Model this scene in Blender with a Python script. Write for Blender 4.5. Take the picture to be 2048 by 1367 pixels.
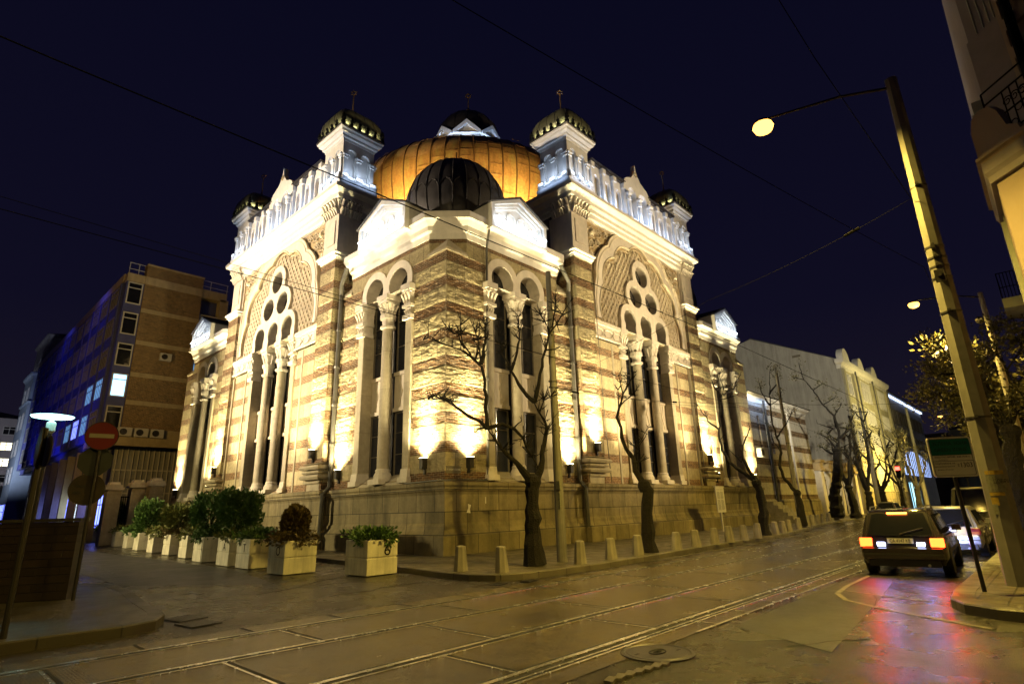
import bpy, bmesh, math, random
from mathutils import Vector, Matrix
from mathutils.geometry import tessellate_polygon
random.seed(7)
PI = math.pi
S = bpy.context.scene
for o in list(bpy.data.objects): bpy.data.objects.remove(o)
# ------------------------------------------------------------------ camera
cd = bpy.data.cameras.new('camera'); cam = bpy.data.objects.new('camera', cd)
S.collection.objects.link(cam); S.camera = cam
cd.sensor_width = 36.0; cd.lens = 19.91; cd.clip_start = 0.1; cd.clip_end = 2000
cam.matrix_world = Matrix(((0.687604, -0.187737, -0.701395, -14.2717), (-0.725596, -0.213134, -0.654282, -16.9841),
                           (-0.026658, 0.958816, -0.282773, 1.7), (0, 0, 0, 1)))
S.render.resolution_x = 1024; S.render.resolution_y = 683
# ------------------------------------------------------------------ world (night sky) and exposure
W = bpy.data.worlds.new('World'); S.world = W; W.use_nodes = True
nt = W.node_tree; bg = nt.nodes['Background']
tc = nt.nodes.new('ShaderNodeTexCoord'); sp = nt.nodes.new('ShaderNodeSeparateXYZ'); rp = nt.nodes.new('ShaderNodeValToRGB')
nt.links.new(tc.outputs['Generated'], sp.inputs[0]); nt.links.new(sp.outputs['Z'], rp.inputs[0]); nt.links.new(rp.outputs[0], bg.inputs[0])
rp.color_ramp.elements[0].position = 0.0; rp.color_ramp.elements[0].color = (0.011, 0.0085, 0.0165, 1)
rp.color_ramp.elements[1].position = 0.85; rp.color_ramp.elements[1].color = (0.0026, 0.0027, 0.0115, 1)
e = rp.color_ramp.elements.new(0.30); e.color = (0.0048, 0.0042, 0.0145, 1)
bg.inputs[1].default_value = 0.5
S.view_settings.view_transform = 'Standard'; S.view_settings.look = 'None'
S.view_settings.exposure = 1.0; S.view_settings.gamma = 1.0
try:
    S.cycles.use_denoising = True; S.cycles.denoising_prefilter = 'ACCURATE'; S.cycles.denoising_input_passes = 'RGB_ALBEDO_NORMAL'; S.cycles.max_bounces = 6; S.cycles.diffuse_bounces = 3
    S.cycles.glossy_bounces = 3; S.cycles.sample_clamp_indirect = 3.0; S.cycles.caustics_reflective = False
except Exception: pass

# ------------------------------------------------------------------ objects and properties
def link(o): S.collection.objects.link(o)
def thing(name, label, cat, loc=(0, 0, 0), rz=0.0, group=None):
    o = bpy.data.objects.new(name, None); link(o); o.empty_display_size = 0.3
    o.location = loc; o.rotation_euler = (0, 0, rz); o['label'] = label; o['category'] = cat
    if group: o['group'] = group
    return o
def tag(o, label, cat, group=None, kind=None):
    o['label'] = label; o['category'] = cat
    if group: o['group'] = group
    if kind: o['kind'] = kind
    return o
def kindof(o, k): o['kind'] = k; return o
def sub(name, parent):
    o = bpy.data.objects.new(name, None); link(o); o.parent = parent; o.empty_display_size = 0.2; return o
def copy_tree(o, parent=None):
    c = o.copy(); link(c); c.parent = parent
    for ch in [q for q in bpy.data.objects if q.parent == o]: copy_tree(ch, c)
    return c
class B:
    def __init__(s, xf=None): s.v = []; s.f = []; s.xf = xf; s.uvs = None
    def add(s, vs, fs):
        n = len(s.v)
        if s.xf: vs = [s.xf(*p) for p in vs]
        s.v += [tuple(p) for p in vs]; s.f += [tuple(i + n for i in f) for f in fs]; return s
    def box(s, a0, a1, b0, b1, c0, c1, top=None):
        t = top or 0.0
        vs = [(a0, b0, c0), (a1, b0, c0), (a1, b1, c0), (a0, b1, c0), (a0 + t, b0 + t, c1), (a1 - t, b0 + t, c1), (a1 - t, b1 - t, c1), (a0 + t, b1 - t, c1)]
        return s.add(vs, [(0, 3, 2, 1), (4, 5, 6, 7), (0, 1, 5, 4), (1, 2, 6, 5), (2, 3, 7, 6), (3, 0, 4, 7)])
    def plate(s, outline, holes, d0, d1):
        """(s,z) outline with holes, from depth d0 (back) to d1 (front); coordinates are (s,d,z)"""
        loops = [outline] + list(holes)
        flat = [p for l in loops for p in l]
        tris = tessellate_polygon([[Vector((p[0], p[1], 0)) for p in l] for l in loops])
        n = len(flat); vs = [(p[0], d1, p[1]) for p in flat] + [(p[0], d0, p[1]) for p in flat]
        fs = [tuple(t) for t in tris] + [(t[2] + n, t[1] + n, t[0] + n) for t in tris]
        k = 0
        for l in loops:
            m = len(l)
            for i in range(m):
                j = (i + 1) % m; fs.append((k + i, k + j, k + j + n, k + i + n))
            k += m
        return s.add(vs, fs)
    def lathe(s, prof, c=(0, 0), n=16, rot=0.0, cap=True, oct=None):
        vs = []; fs = []
        for r, z in prof:
            for i in range(n):
                a = rot + 2 * PI * i / n; vs.append((c[0] + r * math.cos(a), c[1] + r * math.sin(a), z))
        for k in range(len(prof) - 1):
            for i in range(n):
                j = (i + 1) % n; fs.append((k * n + i, k * n + j, (k + 1) * n + j, (k + 1) * n + i))
        if cap: fs.append(tuple(range(n - 1, -1, -1))); fs.append(tuple((len(prof) - 1) * n + i for i in range(n)))
        return s.add(vs, fs)
    def tube(s, pts, rad, n=8, cap=True, jit=0.0):
        P = [Vector(p) for p in pts]
        if not isinstance(rad, (list, tuple)): rad = [rad] * len(P)
        vs = []; fs = []; u = None
        for i, p in enumerate(P):
            t = (P[min(i + 1, len(P) - 1)] - P[max(i - 1, 0)])
            t = t.normalized() if t.length > 1e-9 else Vector((0, 0, 1))
            if u is None:
                u = t.cross(Vector((0.31, 0.2, 0.93)))
                if u.length < 1e-3: u = t.cross(Vector((1, 0, 0)))
            u = (u - t * u.dot(t)).normalized(); w = t.cross(u)
            for k in range(n):
                a = 2 * PI * k / n; r = rad[i] * (1 + (random.uniform(-jit, jit) if jit else 0))
                vs.append(tuple(p + u * (r * math.cos(a)) + w * (r * math.sin(a))))
        for i in range(len(P) - 1):
            for k in range(n):
                j = (k + 1) % n; fs.append((i * n + k, i * n + j, (i + 1) * n + j, (i + 1) * n + k))
        if cap: fs.append(tuple(range(n))[::-1]); fs.append(tuple((len(P) - 1) * n + k for k in range(n)))
        return s.add(vs, fs)
    def molding(s, path, prof, closed=False):
        """path of (x,y) with outward on the LEFT; prof list of (offset,z) bottom to top"""
        n = len(path); M_ = []
        for i in range(n):
            a = path[i - 1] if (i > 0 or closed) else None; b = path[i]; c = path[(i + 1) % n] if (i < n - 1 or closed) else None
            def nrm(p, q):
                dx, dy = q[0] - p[0], q[1] - p[1]; l = math.hypot(dx, dy); return (-dy / l, dx / l)
            if a is None: M_.append(nrm(b, c))
            elif c is None: M_.append(nrm(a, b))
            else:
                n1 = nrm(a, b); n2 = nrm(b, c); k = 1 + n1[0] * n2[0] + n1[1] * n2[1]
                M_.append(((n1[0] + n2[0]) / k, (n1[1] + n2[1]) / k))
        m = len(prof); vs = []; fs = []
        for i in range(n):
            for o_, z in prof: vs.append((path[i][0] + M_[i][0] * o_, path[i][1] + M_[i][1] * o_, z))
        for i in range(n if closed else n - 1):
            j = (i + 1) % n
            for k in range(m): fs.append((i * m + k, j * m + k, j * m + (k + 1) % m, i * m + (k + 1) % m))
        if not closed: fs.append(tuple(range(m))); fs.append(tuple((n - 1) * m + k for k in range(m))[::-1])
        return s.add(vs, fs)
    def obj(s, name, mat, parent=None, smooth=False, bevel=0.0, recalc=True):
        me = bpy.data.meshes.new(name); me.from_pydata(s.v, [], s.f)
        if recalc:
            bm = bmesh.new(); bm.from_mesh(me); bmesh.ops.recalc_face_normals(bm, faces=bm.faces); bm.to_mesh(me); bm.free()
        for m in (mat if isinstance(mat, (list, tuple)) else [mat]): me.materials.append(m)
        if smooth:
            for p in me.polygons: p.use_smooth = True
            try: me.set_sharp_from_angle(angle=math.radians(40))
            except Exception: pass
        o = bpy.data.objects.new(name, me); link(o)
        if parent: o.parent = parent
        if bevel:
            b = o.modifiers.new('bevel', 'BEVEL'); b.width = bevel; b.segments = 2; b.limit_method = 'ANGLE'
        return o
def parts_obj(b, name, mat, parent=None, pad=.03, **k):
    """one object per separate piece: faces are grouped by connection, then by touching bounding boxes"""
    n = len(b.v); up = list(range(n))
    def find(i):
        while up[i] != i: up[i] = up[up[i]]; i = up[i]
        return i
    for f in b.f:
        for i in f[1:]: up[find(i)] = find(f[0])
    bb = {}
    for i, p in enumerate(b.v):
        q = bb.setdefault(find(i), [list(p), list(p)])
        for a in range(3): q[0][a] = min(q[0][a], p[a]); q[1][a] = max(q[1][a], p[a])
    keys = list(bb)
    for x in range(len(keys)):
        for y in range(x + 1, len(keys)):
            p, q = bb[keys[x]], bb[keys[y]]
            if all(p[0][a] <= q[1][a] + pad and q[0][a] <= p[1][a] + pad for a in range(3)): up[find(keys[x])] = find(keys[y])
    groups = {}
    for f in b.f: groups.setdefault(find(f[0]), []).append(f)
    out = []
    for fs in groups.values():
        used = sorted({i for f in fs for i in f}); m_ = {o: k2 for k2, o in enumerate(used)}
        c = B(); c.v = [b.v[i] for i in used]; c.f = [tuple(m_[i] for i in f) for f in fs]; out.append(c.obj(name, mat, parent, **k))
    return out[0]
def arc(cx, cz, r, a0, a1, n=14):
    return [(cx + r * math.cos(math.radians(a0 + (a1 - a0) * i / n)), cz + r * math.sin(math.radians(a0 + (a1 - a0) * i / n))) for i in range(n + 1)]
def horseshoe(cx, cz, r, zb, w=None):
    """keyhole opening: arc past the half circle, then straight sides down to zb"""
    w = w or r * 0.86; a = math.degrees(math.acos(w / r))
    return [(cx - w, zb)] + arc(cx, cz, r, 180 + a, -a, 18) + [(cx + w, zb)]
def text(body, size, parent, loc, rot, mat, name='lettering', ext=0.001, align='CENTER', sx=1.0):
    cu = bpy.data.curves.new(name, 'FONT'); cu.body = body; cu.size = size; cu.extrude = ext; cu.align_x = align; cu.align_y = 'CENTER'; cu.resolution_u = 3
    t = bpy.data.objects.new(name, cu); link(t); bpy.context.view_layer.update()
    me = bpy.data.meshes.new_from_object(t.evaluated_get(bpy.context.evaluated_depsgraph_get())); bpy.data.objects.remove(t)
    me.materials.clear(); me.materials.append(mat); o = bpy.data.objects.new(name, me); link(o)
    o.parent = parent; o.location = loc; o.rotation_euler = rot; o.scale = (sx, 1, 1); return o

# ------------------------------------------------------------------ materials
def newmat(name):
    m = bpy.data.materials.new(name); m.use_nodes = True; return m, m.node_tree, m.node_tree.nodes['Principled BSDF']
def N(t, ty, **k):
    n = t.nodes.new(ty)
    for a, b in k.items(): setattr(n, a, b)
    return n
def mth(t, op, a, b=None):
    n = N(t, 'ShaderNodeMath', operation=op)
    for i, q in enumerate((a, b)):
        if q is None: continue
        if isinstance(q, (int, float)): n.inputs[i].default_value = q
        else: t.links.new(q, n.inputs[i])
    return n.outputs[0]
def mixc(t, fac, a, b, blend='MIX'):
    n = N(t, 'ShaderNodeMix', data_type='RGBA', blend_type=blend)
    for i, q in ((0, fac), (6, a), (7, b)):
        if isinstance(q, (int, float)): n.inputs[i].default_value = q
        elif isinstance(q, tuple): n.inputs[i].default_value = (*q, 1)
        else: t.links.new(q, n.inputs[i])
    return n.outputs[2]
def noise(t, vec, scale, detail=4, rough=.55):
    n = N(t, 'ShaderNodeTexNoise'); n.inputs['Scale'].default_value = scale; n.inputs['Detail'].default_value = detail
    n.inputs['Roughness'].default_value = rough; t.links.new(vec, n.inputs['Vector']); return n.outputs['Fac']
def ramp(t, fac, stops):
    r = N(t, 'ShaderNodeValToRGB'); t.links.new(fac, r.inputs[0]); el = r.color_ramp.elements
    while len(el) < len(stops): el.new(0.5)
    for x, (p, c) in zip(el, stops): x.position = p; x.color = (*c, 1) if isinstance(c, tuple) else (c, c, c, 1)
    return r.outputs[0]
def bump(t, h, strength, dist, b, prev=None):
    n = N(t, 'ShaderNodeBump'); n.inputs['Strength'].default_value = strength; n.inputs['Distance'].default_value = dist
    t.links.new(h, n.inputs['Height'])
    if prev is not None: t.links.new(prev, n.inputs['Normal'])
    t.links.new(n.outputs[0], b.inputs['Normal']); return n.outputs[0]
def M(name, col, rough=.7, var=.25, vs=2.0, bs=25.0, bump_=.25, bd=.01, metal=0.0, spec=.5, stain=0.0, rvar=0.0):
    m, t, b = newmat(name); co = N(t, 'ShaderNodeTexCoord').outputs['Object']
    f = noise(t, co, vs, 6, .6)
    lo = tuple(c * (1 - var) for c in col); hi = tuple(min(1, c * (1 + var)) for c in col)
    c = ramp(t, f, [(.3, lo), (.7, hi)])
    if stain:
        mp = N(t, 'ShaderNodeMapping'); mp.inputs['Scale'].default_value = (1.6, 1.6, .18); t.links.new(co, mp.inputs[0])
        g = ramp(t, noise(t, mp.outputs[0], 1.5, 6, .65), [(.42, 1.0), (.68, 1 - stain)]); c = mixc(t, 1.0, c, g, 'MULTIPLY')
    t.links.new(c, b.inputs['Base Color']); b.inputs['Roughness'].default_value = rough; b.inputs['Metallic'].default_value = metal
    b.inputs['Specular IOR Level'].default_value = spec
    if rvar: t.links.new(ramp(t, noise(t, co, vs * 1.7, 4), [(.35, max(.05, rough - rvar)), (.65, min(1, rough + rvar))]), b.inputs['Roughness'])
    if bump_: bump(t, noise(t, co, bs, 5), bump_, bd, b)
    return m
def E_(name, col, s):
    m, t, b = newmat(name); b.inputs['Base Color'].default_value = (0.02, 0.02, 0.02, 1)
    b.inputs['Emission Color'].default_value = (*col, 1); b.inputs['Emission Strength'].default_value = s; return m
def masonry(name, stone, brick, rocky=.3, z0=2.95, per=1.15, bh=.42, bw=1.05, brickrow=.084, stain=.25, var=.22, joint=.45, bb=.5):
    """courses of ashlar with bands of thin brick between them"""
    m, t, b = newmat(name); co = N(t, 'ShaderNodeTexCoord').outputs['Object']
    s = N(t, 'ShaderNodeSeparateXYZ'); t.links.new(co, s.inputs[0]); x, y, z = s.outputs
    u = mth(t, 'SUBTRACT', x, y)
    wob = mth(t, 'MULTIPLY', mth(t, 'SUBTRACT', noise(t, co, 3.0, 5), .5), .07)
    zz = mth(t, 'ADD', z, wob)
    fr = mth(t, 'FRACT', mth(t, 'DIVIDE', mth(t, 'ADD', zz, -z0 + bh / 2 + per * 4), per))
    band = mth(t, 'LESS_THAN', fr, bh / per)
    cb = N(t, 'ShaderNodeCombineXYZ'); t.links.new(u, cb.inputs[0]); t.links.new(mth(t, 'ADD', z, -z0 + bh / 2 + per * 4), cb.inputs[1])
    br = N(t, 'ShaderNodeTexBrick'); br.inputs['Scale'].default_value = 1.0; br.inputs['Brick Width'].default_value = .27
    br.inputs['Row Height'].default_value = brickrow; br.inputs['Mortar Size'].default_value = .011; br.inputs['Mortar Smooth'].default_value = .3
    t.links.new(cb.outputs[0], br.inputs['Vector'])
    br.inputs['Color1'].default_value = (*[c * .55 for c in brick], 1); br.inputs['Color2'].default_value = (*[min(1, c * 1.35) for c in brick], 1); br.inputs['Mortar'].default_value = (.40, .33, .22, 1)
    st = N(t, 'ShaderNodeTexBrick'); st.inputs['Scale'].default_value = 1.0; st.inputs['Brick Width'].default_value = bw
    st.inputs['Row Height'].default_value = per; st.inputs['Mortar Size'].default_value = .014; st.inputs['Mortar Smooth'].default_value = .2
    t.links.new(cb.outputs[0], st.inputs['Vector'])
    st.inputs['Color1'].default_value = (*[c * (1 - var) for c in stone], 1); st.inputs['Color2'].default_value = (*[min(1, c * (1 + var)) for c in stone], 1)
    st.inputs['Mortar'].default_value = (*[c * joint for c in stone], 1)
    nz = noise(t, co, 5.5, 9, .75); sc = mixc(t, 1.0, st.outputs['Color'], ramp(t, nz, [(.30, .58), (.5, .95), (.72, 1.18)]), 'MULTIPLY')
    bc = mixc(t, 1.0, br.outputs['Color'], ramp(t, noise(t, co, 7, 5), [(.3, .6), (.7, 1.25)]), 'MULTIPLY')
    c = mixc(t, band, sc, bc)
    mp = N(t, 'ShaderNodeMapping'); mp.inputs['Scale'].default_value = (1.4, 1.4, .15); t.links.new(co, mp.inputs[0])
    c = mixc(t, 1.0, c, ramp(t, noise(t, mp.outputs[0], 1.3, 6, .65), [(.45, 1.0), (.72, 1 - stain)]), 'MULTIPLY')
    t.links.new(c, b.inputs['Base Color']); b.inputs['Roughness'].default_value = .78
    hb = mth(t, 'MULTIPLY', br.outputs['Fac'], -.5); hs = mth(t, 'MULTIPLY', st.outputs['Fac'], -1.0)
    h = N(t, 'ShaderNodeMix', data_type='FLOAT'); t.links.new(band, h.inputs[0]); t.links.new(hs, h.inputs[2]); t.links.new(hb, h.inputs[3])
    p = bump(t, h.outputs[0], bb, .03, b)
    mr = N(t, 'ShaderNodeMapping'); mr.inputs['Scale'].default_value = (1, 1, 2.0); t.links.new(co, mr.inputs[0])
    rk = noise(t, mr.outputs[0], 4.2, 9, .74)
    if rocky > .6: rk = ramp(t, rk, [(.28, 0.0), (.5, .55), (.56, .9), (.72, 1.0)])
    bump(t, rk, rocky * .7, .12, b, p)
    return m
def blocks(name, col, bw=.95, rh=.55, var=.15, joint=.5, stain=.35, rough=.75, rocky=.15, off=.5, mort=.010, zo=0.0, spec=.5):
    m, t, b = newmat(name); co = N(t, 'ShaderNodeTexCoord').outputs['Object']
    s = N(t, 'ShaderNodeSeparateXYZ'); t.links.new(co, s.inputs[0]); x, y, z = s.outputs
    cb = N(t, 'ShaderNodeCombineXYZ'); t.links.new(mth(t, 'SUBTRACT', x, y), cb.inputs[0]); t.links.new(mth(t, 'ADD', z, zo), cb.inputs[1])
    st = N(t, 'ShaderNodeTexBrick'); st.offset = off; st.inputs['Scale'].default_value = 1.0; st.inputs['Brick Width'].default_value = bw
    st.inputs['Row Height'].default_value = rh; st.inputs['Mortar Size'].default_value = mort; t.links.new(cb.outputs[0], st.inputs['Vector'])
    st.inputs['Color1'].default_value = (*[c * (1 - var) for c in col], 1); st.inputs['Color2'].default_value = (*[min(1, c * (1 + var)) for c in col], 1)
    st.inputs['Mortar'].default_value = (*[c * joint for c in col], 1)
    c = mixc(t, 1.0, st.outputs['Color'], ramp(t, noise(t, co, 3.0, 8, .7), [(.3, .75), (.7, 1.1)]), 'MULTIPLY')
    mp = N(t, 'ShaderNodeMapping'); mp.inputs['Scale'].default_value = (1.2, 1.2, .2); t.links.new(co, mp.inputs[0])
    c = mixc(t, 1.0, c, ramp(t, noise(t, mp.outputs[0], 1.1, 6, .65), [(.42, 1.0), (.7, 1 - stain)]), 'MULTIPLY')
    t.links.new(c, b.inputs['Base Color']); b.inputs['Roughness'].default_value = rough; b.inputs['Specular IOR Level'].default_value = spec
    p = bump(t, mth(t, 'MULTIPLY', st.outputs['Fac'], -1.0), .5, .02, b); bump(t, noise(t, co, 9, 6, .6), rocky, .05, b, p)
    return m
def paving(name, col, bw, rh, rough=.4, var=.2, joint=.35, rocky=.3, rot=0.0, spec=.5, rv=.12):
    m, t, b = newmat(name); co = N(t, 'ShaderNodeTexCoord').outputs['Object']
    mp = N(t, 'ShaderNodeMapping'); mp.inputs['Rotation'].default_value = (0, 0, rot); t.links.new(co, mp.inputs[0])
    st = N(t, 'ShaderNodeTexBrick'); st.inputs['Scale'].default_value = 1.0; st.inputs['Brick Width'].default_value = bw
    st.inputs['Row Height'].default_value = rh; st.inputs['Mortar Size'].default_value = .012; t.links.new(mp.outputs[0], st.inputs['Vector'])
    st.inputs['Color1'].default_value = (*[c * (1 - var) for c in col], 1); st.inputs['Color2'].default_value = (*[min(1, c * (1 + var)) for c in col], 1)
    st.inputs['Mortar'].default_value = (*[c * joint for c in col], 1)
    c = mixc(t, 1.0, st.outputs['Color'], ramp(t, noise(t, co, 1.3, 8, .7), [(.3, .6), (.7, 1.2)]), 'MULTIPLY')
    t.links.new(c, b.inputs['Base Color']); b.inputs['Specular IOR Level'].default_value = spec
    t.links.new(ramp(t, noise(t, co, 2.2, 5), [(.35, max(.08, rough - rv)), (.65, rough + rv)]), b.inputs['Roughness'])
    p = bump(t, mth(t, 'MULTIPLY', st.outputs['Fac'], -1.0), .7, .015, b); bump(t, noise(t, co, 30, 5, .6), rocky, .012, b, p)
    return m
def asphalt(name, col, rough, grain=120.0, bst=.5, bd=.006, cracks=True, rv=.1, lines=False):
    m, t, b = newmat(name); co = N(t, 'ShaderNodeTexCoord').outputs['Object']
    c = ramp(t, noise(t, co, .45, 9, .62), [(.3, tuple(q * .5 for q in col)), (.7, tuple(q * 1.5 for q in col))])
    c = mixc(t, 1.0, c, ramp(t, noise(t, co, 4.5, 9, .8), [(.36, .5), (.5, 1.0), (.64, 1.55)]), 'MULTIPLY')
    g = noise(t, co, grain, 5, .75); c = mixc(t, 1.0, c, ramp(t, g, [(.3, .35), (.7, 1.8)]), 'MULTIPLY')
    if cracks:
        v = N(t, 'ShaderNodeTexVoronoi', feature='DISTANCE_TO_EDGE'); v.inputs['Scale'].default_value = .33
        wp = N(t, 'ShaderNodeVectorMath', operation='ADD'); nn = N(t, 'ShaderNodeTexNoise'); nn.inputs['Scale'].default_value = 1.4; nn.inputs['Detail'].default_value = 6
        t.links.new(co, nn.inputs['Vector']); t.links.new(co, wp.inputs[0]); t.links.new(nn.outputs['Color'], wp.inputs[1]); t.links.new(wp.outputs[0], v.inputs['Vector'])
        ck = ramp(t, v.outputs['Distance'], [(.0, .25), (.006, 1.0)]); c = mixc(t, ramp(t, noise(t, co, .5, 3), [(.5, 0.0), (.56, 1.0)]), c, mixc(t, 1.0, c, ck, 'MULTIPLY'))
    t.links.new(c, b.inputs['Base Color'])
    r1 = ramp(t, noise(t, co, .9, 7, .65), [(.32, max(.1, rough - rv)), (.68, min(1, rough + rv))]); t.links.new(r1, b.inputs['Roughness'])
    if lines:
        wv = N(t, 'ShaderNodeTexWave', bands_direction='X'); wv.inputs['Scale'].default_value = 9; wv.inputs['Distortion'].default_value = 2.5; wv.inputs['Detail'].default_value = 3
        t.links.new(co, wv.inputs['Vector']); p = bump(t, wv.outputs['Fac'], .25, .008, b); bump(t, g, bst, bd, b, p)
    else: p = bump(t, noise(t, co, 6, 4), .25, .02, b); bump(t, g, bst, bd, b, p)
    return m
mStone = masonry('striped_masonry', (.50, .42, .25), (.21, .10, .035), rocky=.22)
mRock = masonry('rough_striped_masonry', (.48, .40, .22), (.21, .10, .030), rocky=1.0, bb=.9)
mPlinth = blocks('plinth_ashlar', (.30, .25, .14), 1.15, .82, var=.26, joint=.22, stain=.55, zo=-.03, mort=.016, rocky=.35)
mWhite = M('carved_white_stone', (.66, .60, .50), .7, .10, 3, 30, .25, .01, stain=.15)
mWhite2 = M('painted_white_cornice', (.72, .69, .62), .65, .08, 2, 25, .15, .01, stain=.12)
mCol = blocks('column_limestone', (.46, .40, .28), 3.0, 1.75, .06, .7, .25, .65, .1)
mTan = M('tan_relief_ground', (.42, .32, .17), .75, .18, 6, 40, .4, .01)
mRelief = M('relief_stone', (.58, .50, .36), .72, .12, 4, 35, .3, .01)
mPanel = M('window_panel', (.62, .55, .42), .6, .06, 2, 20, .1, .005)
mGlass = M('dark_window_glass', (.030, .032, .042), .15, .4, .8, 5, .03, .01, spec=.6)
mFrame = M('window_lead_frame', (.15, .13, .09), .5, .1, 5, 20, .1)
mLead = M('dark_dome_metal', (.055, .05, .048), .5, .3, 1.5, 12, .3, .02, metal=.35, rvar=.12)
mBulb = M('turret_dome_metal', (.15, .15, .085), .42, .25, 2, 12, .3, .02, metal=.4, rvar=.1)
mBlack = M('black_iron', (.006, .006, .006), .95, .1, 4, 20, .1, spec=.05)
mGold = M('gilt_finial', (.40, .26, .08), .4, .1, 5, 20, .1, metal=.7)
mPipe = M('drainpipe_metal', (.10, .095, .08), .45, .25, 2, 20, .15, metal=.3, stain=.3)
mRoof = M('dark_roofing', (.035, .033, .035), .7, .2, 2, 12, .3)
def copper():
    m, t, b = newmat('weathered_copper'); co = N(t, 'ShaderNodeTexCoord').outputs['Object']
    mp = N(t, 'ShaderNodeMapping'); mp.inputs['Scale'].default_value = (1.6, 1.6, .35); t.links.new(co, mp.inputs[0])
    c = ramp(t, noise(t, mp.outputs[0], 1.1, 8, .7), [(.3, (.20, .11, .035)), (.48, (.36, .20, .07)), (.60, (.34, .24, .08)), (.75, (.30, .28, .12))])
    c = mixc(t, 1.0, c, ramp(t, noise(t, co, 6, 5), [(.3, .75), (.7, 1.15)]), 'MULTIPLY')
    t.links.new(c, b.inputs['Base Color']); b.inputs['Metallic'].default_value = .35; b.inputs['Roughness'].default_value = .48
    bump(t, noise(t, co, 3, 6), .35, .05, b); return m
mCopper = copper(); mSeam = M('dark_copper_seam', (.09, .045, .015), .55, .3, 3, 20, .2, metal=.3)
mConc = M('weathered_concrete', (.34, .31, .25), .75, .2, 2.5, 30, .4, .01, stain=.35)
mConcPole = M('pole_concrete', (.20, .19, .165), .7, .18, 3, 40, .3, .008, stain=.3)
mBark = M('dark_bark', (.011, .008, .005), .9, .5, 9, 28, 1.0, .12)
mPlanter = M('whitewashed_planter', (.74, .70, .58), .7, .14, 3, 22, .4, .01, stain=.4)
mMetalPole = M('galvanised_pole', (.035, .032, .030), .42, .2, 3, 30, .1, metal=.5)
mSteel = M('polished_rail_steel', (.88, .86, .80), .24, .2, 3, 40, .15, .003, metal=.9, rvar=.06)
mGroove = M('rail_groove', (.008, .008, .008), .7, .1, 4, 20, .1)
mIron = M('cast_iron', (.06, .055, .05), .42, .3, 6, 50, .6, .006, metal=.6)
mRed = M('sign_red', (.13, .006, .008), .4, .1, 3, 20, .05)
mSignW = M('sign_white', (.62, .60, .56), .45, .06, 3, 20, .05)
mSignG = M('sign_green', (.004, .12, .075), .4, .08, 3, 20, .05)
mInk = M('black_ink', (.012, .012, .012), .6, .1, 3, 20, .05)
mGranite = blocks('brown_granite_tiles', (.026, .017, .010), .62, .16, .3, .35, .2, .32, .05, spec=.6)
mAsph = asphalt('wet_asphalt', (.034, .028, .014), .27, 30, 1.0, .022, rv=.10)
mSlab = asphalt('tramway_concrete', (.078, .063, .026), .21, 26, .8, .012, cracks=False, rv=.08, lines=True)
mPave = paving('pavement_tiles', (.12, .105, .075), .4, .4, .45, rot=.0)
mPaveL = paving('old_pavement_slabs', (.05, .043, .030), 1.1, .75, .42, rot=.35, rocky=.6)
mKerbL = paving('dark_kerb_stone', (.045, .038, .026), 1.0, 5.0, .5, joint=.2)
mKerb = paving('kerb_stone', (.13, .115, .085), 1.0, 5.0, .45, joint=.15)
mLine = M('worn_road_paint', (.20, .18, .13), .5, .55, 6, 60, .3)
mTyre = M('tyre_rubber', (.012, .012, .012), .75, .1, 5, 40, .2)
mAlu = M('alloy_rim', (.35, .35, .36), .3, .1, 4, 20, .05, metal=.8)
# ================================================================== THE SYNAGOGUE
WARM = (1.0, .83, .44); COOL = (.42, .60, 1.0); SOD = (1.0, .69, .12); AMB = (1.0, .68, .24)
def spot(name, loc, tgt, e, col, ang=60, blend=.6, rad=.05, parent=None):
    l = bpy.data.lights.new(name, 'SPOT'); l.energy = e; l.color = col; l.spot_size = math.radians(ang); l.spot_blend = blend; l.shadow_soft_size = rad
    o = bpy.data.objects.new(name, l); link(o); o.location = loc
    o.rotation_euler = (Vector(tgt) - Vector(loc)).to_track_quat('-Z', 'Y').to_euler()
    if parent: o.parent = parent
    return o
def point(name, loc, e, col, rad=.1, parent=None):
    l = bpy.data.lights.new(name, 'POINT'); l.energy = e; l.color = col; l.shadow_soft_size = rad
    o = bpy.data.objects.new(name, l); link(o); o.location = loc
    if parent: o.parent = parent
    return o
def area(name, loc, tgt, e, col, sx, sy, parent=None, along=None, spread=180):
    l = bpy.data.lights.new(name, 'AREA'); l.energy = e; l.color = col; l.shape = 'RECTANGLE'; l.size = sx; l.size_y = sy; l.spread = math.radians(spread)
    o = bpy.data.objects.new(name, l); link(o); z = -(Vector(tgt) - Vector(loc)).normalized()
    x = Vector(along or (1, 0, 0)); x = (x - z * x.dot(z)).normalized(); y = z.cross(x)
    m = Matrix((x, y, z)).transposed().to_4x4(); m.translation = Vector(loc); o.matrix_world = m
    if parent: o.parent = parent
    return o
L_ = 31.4
from mathutils import noise as mn
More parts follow.
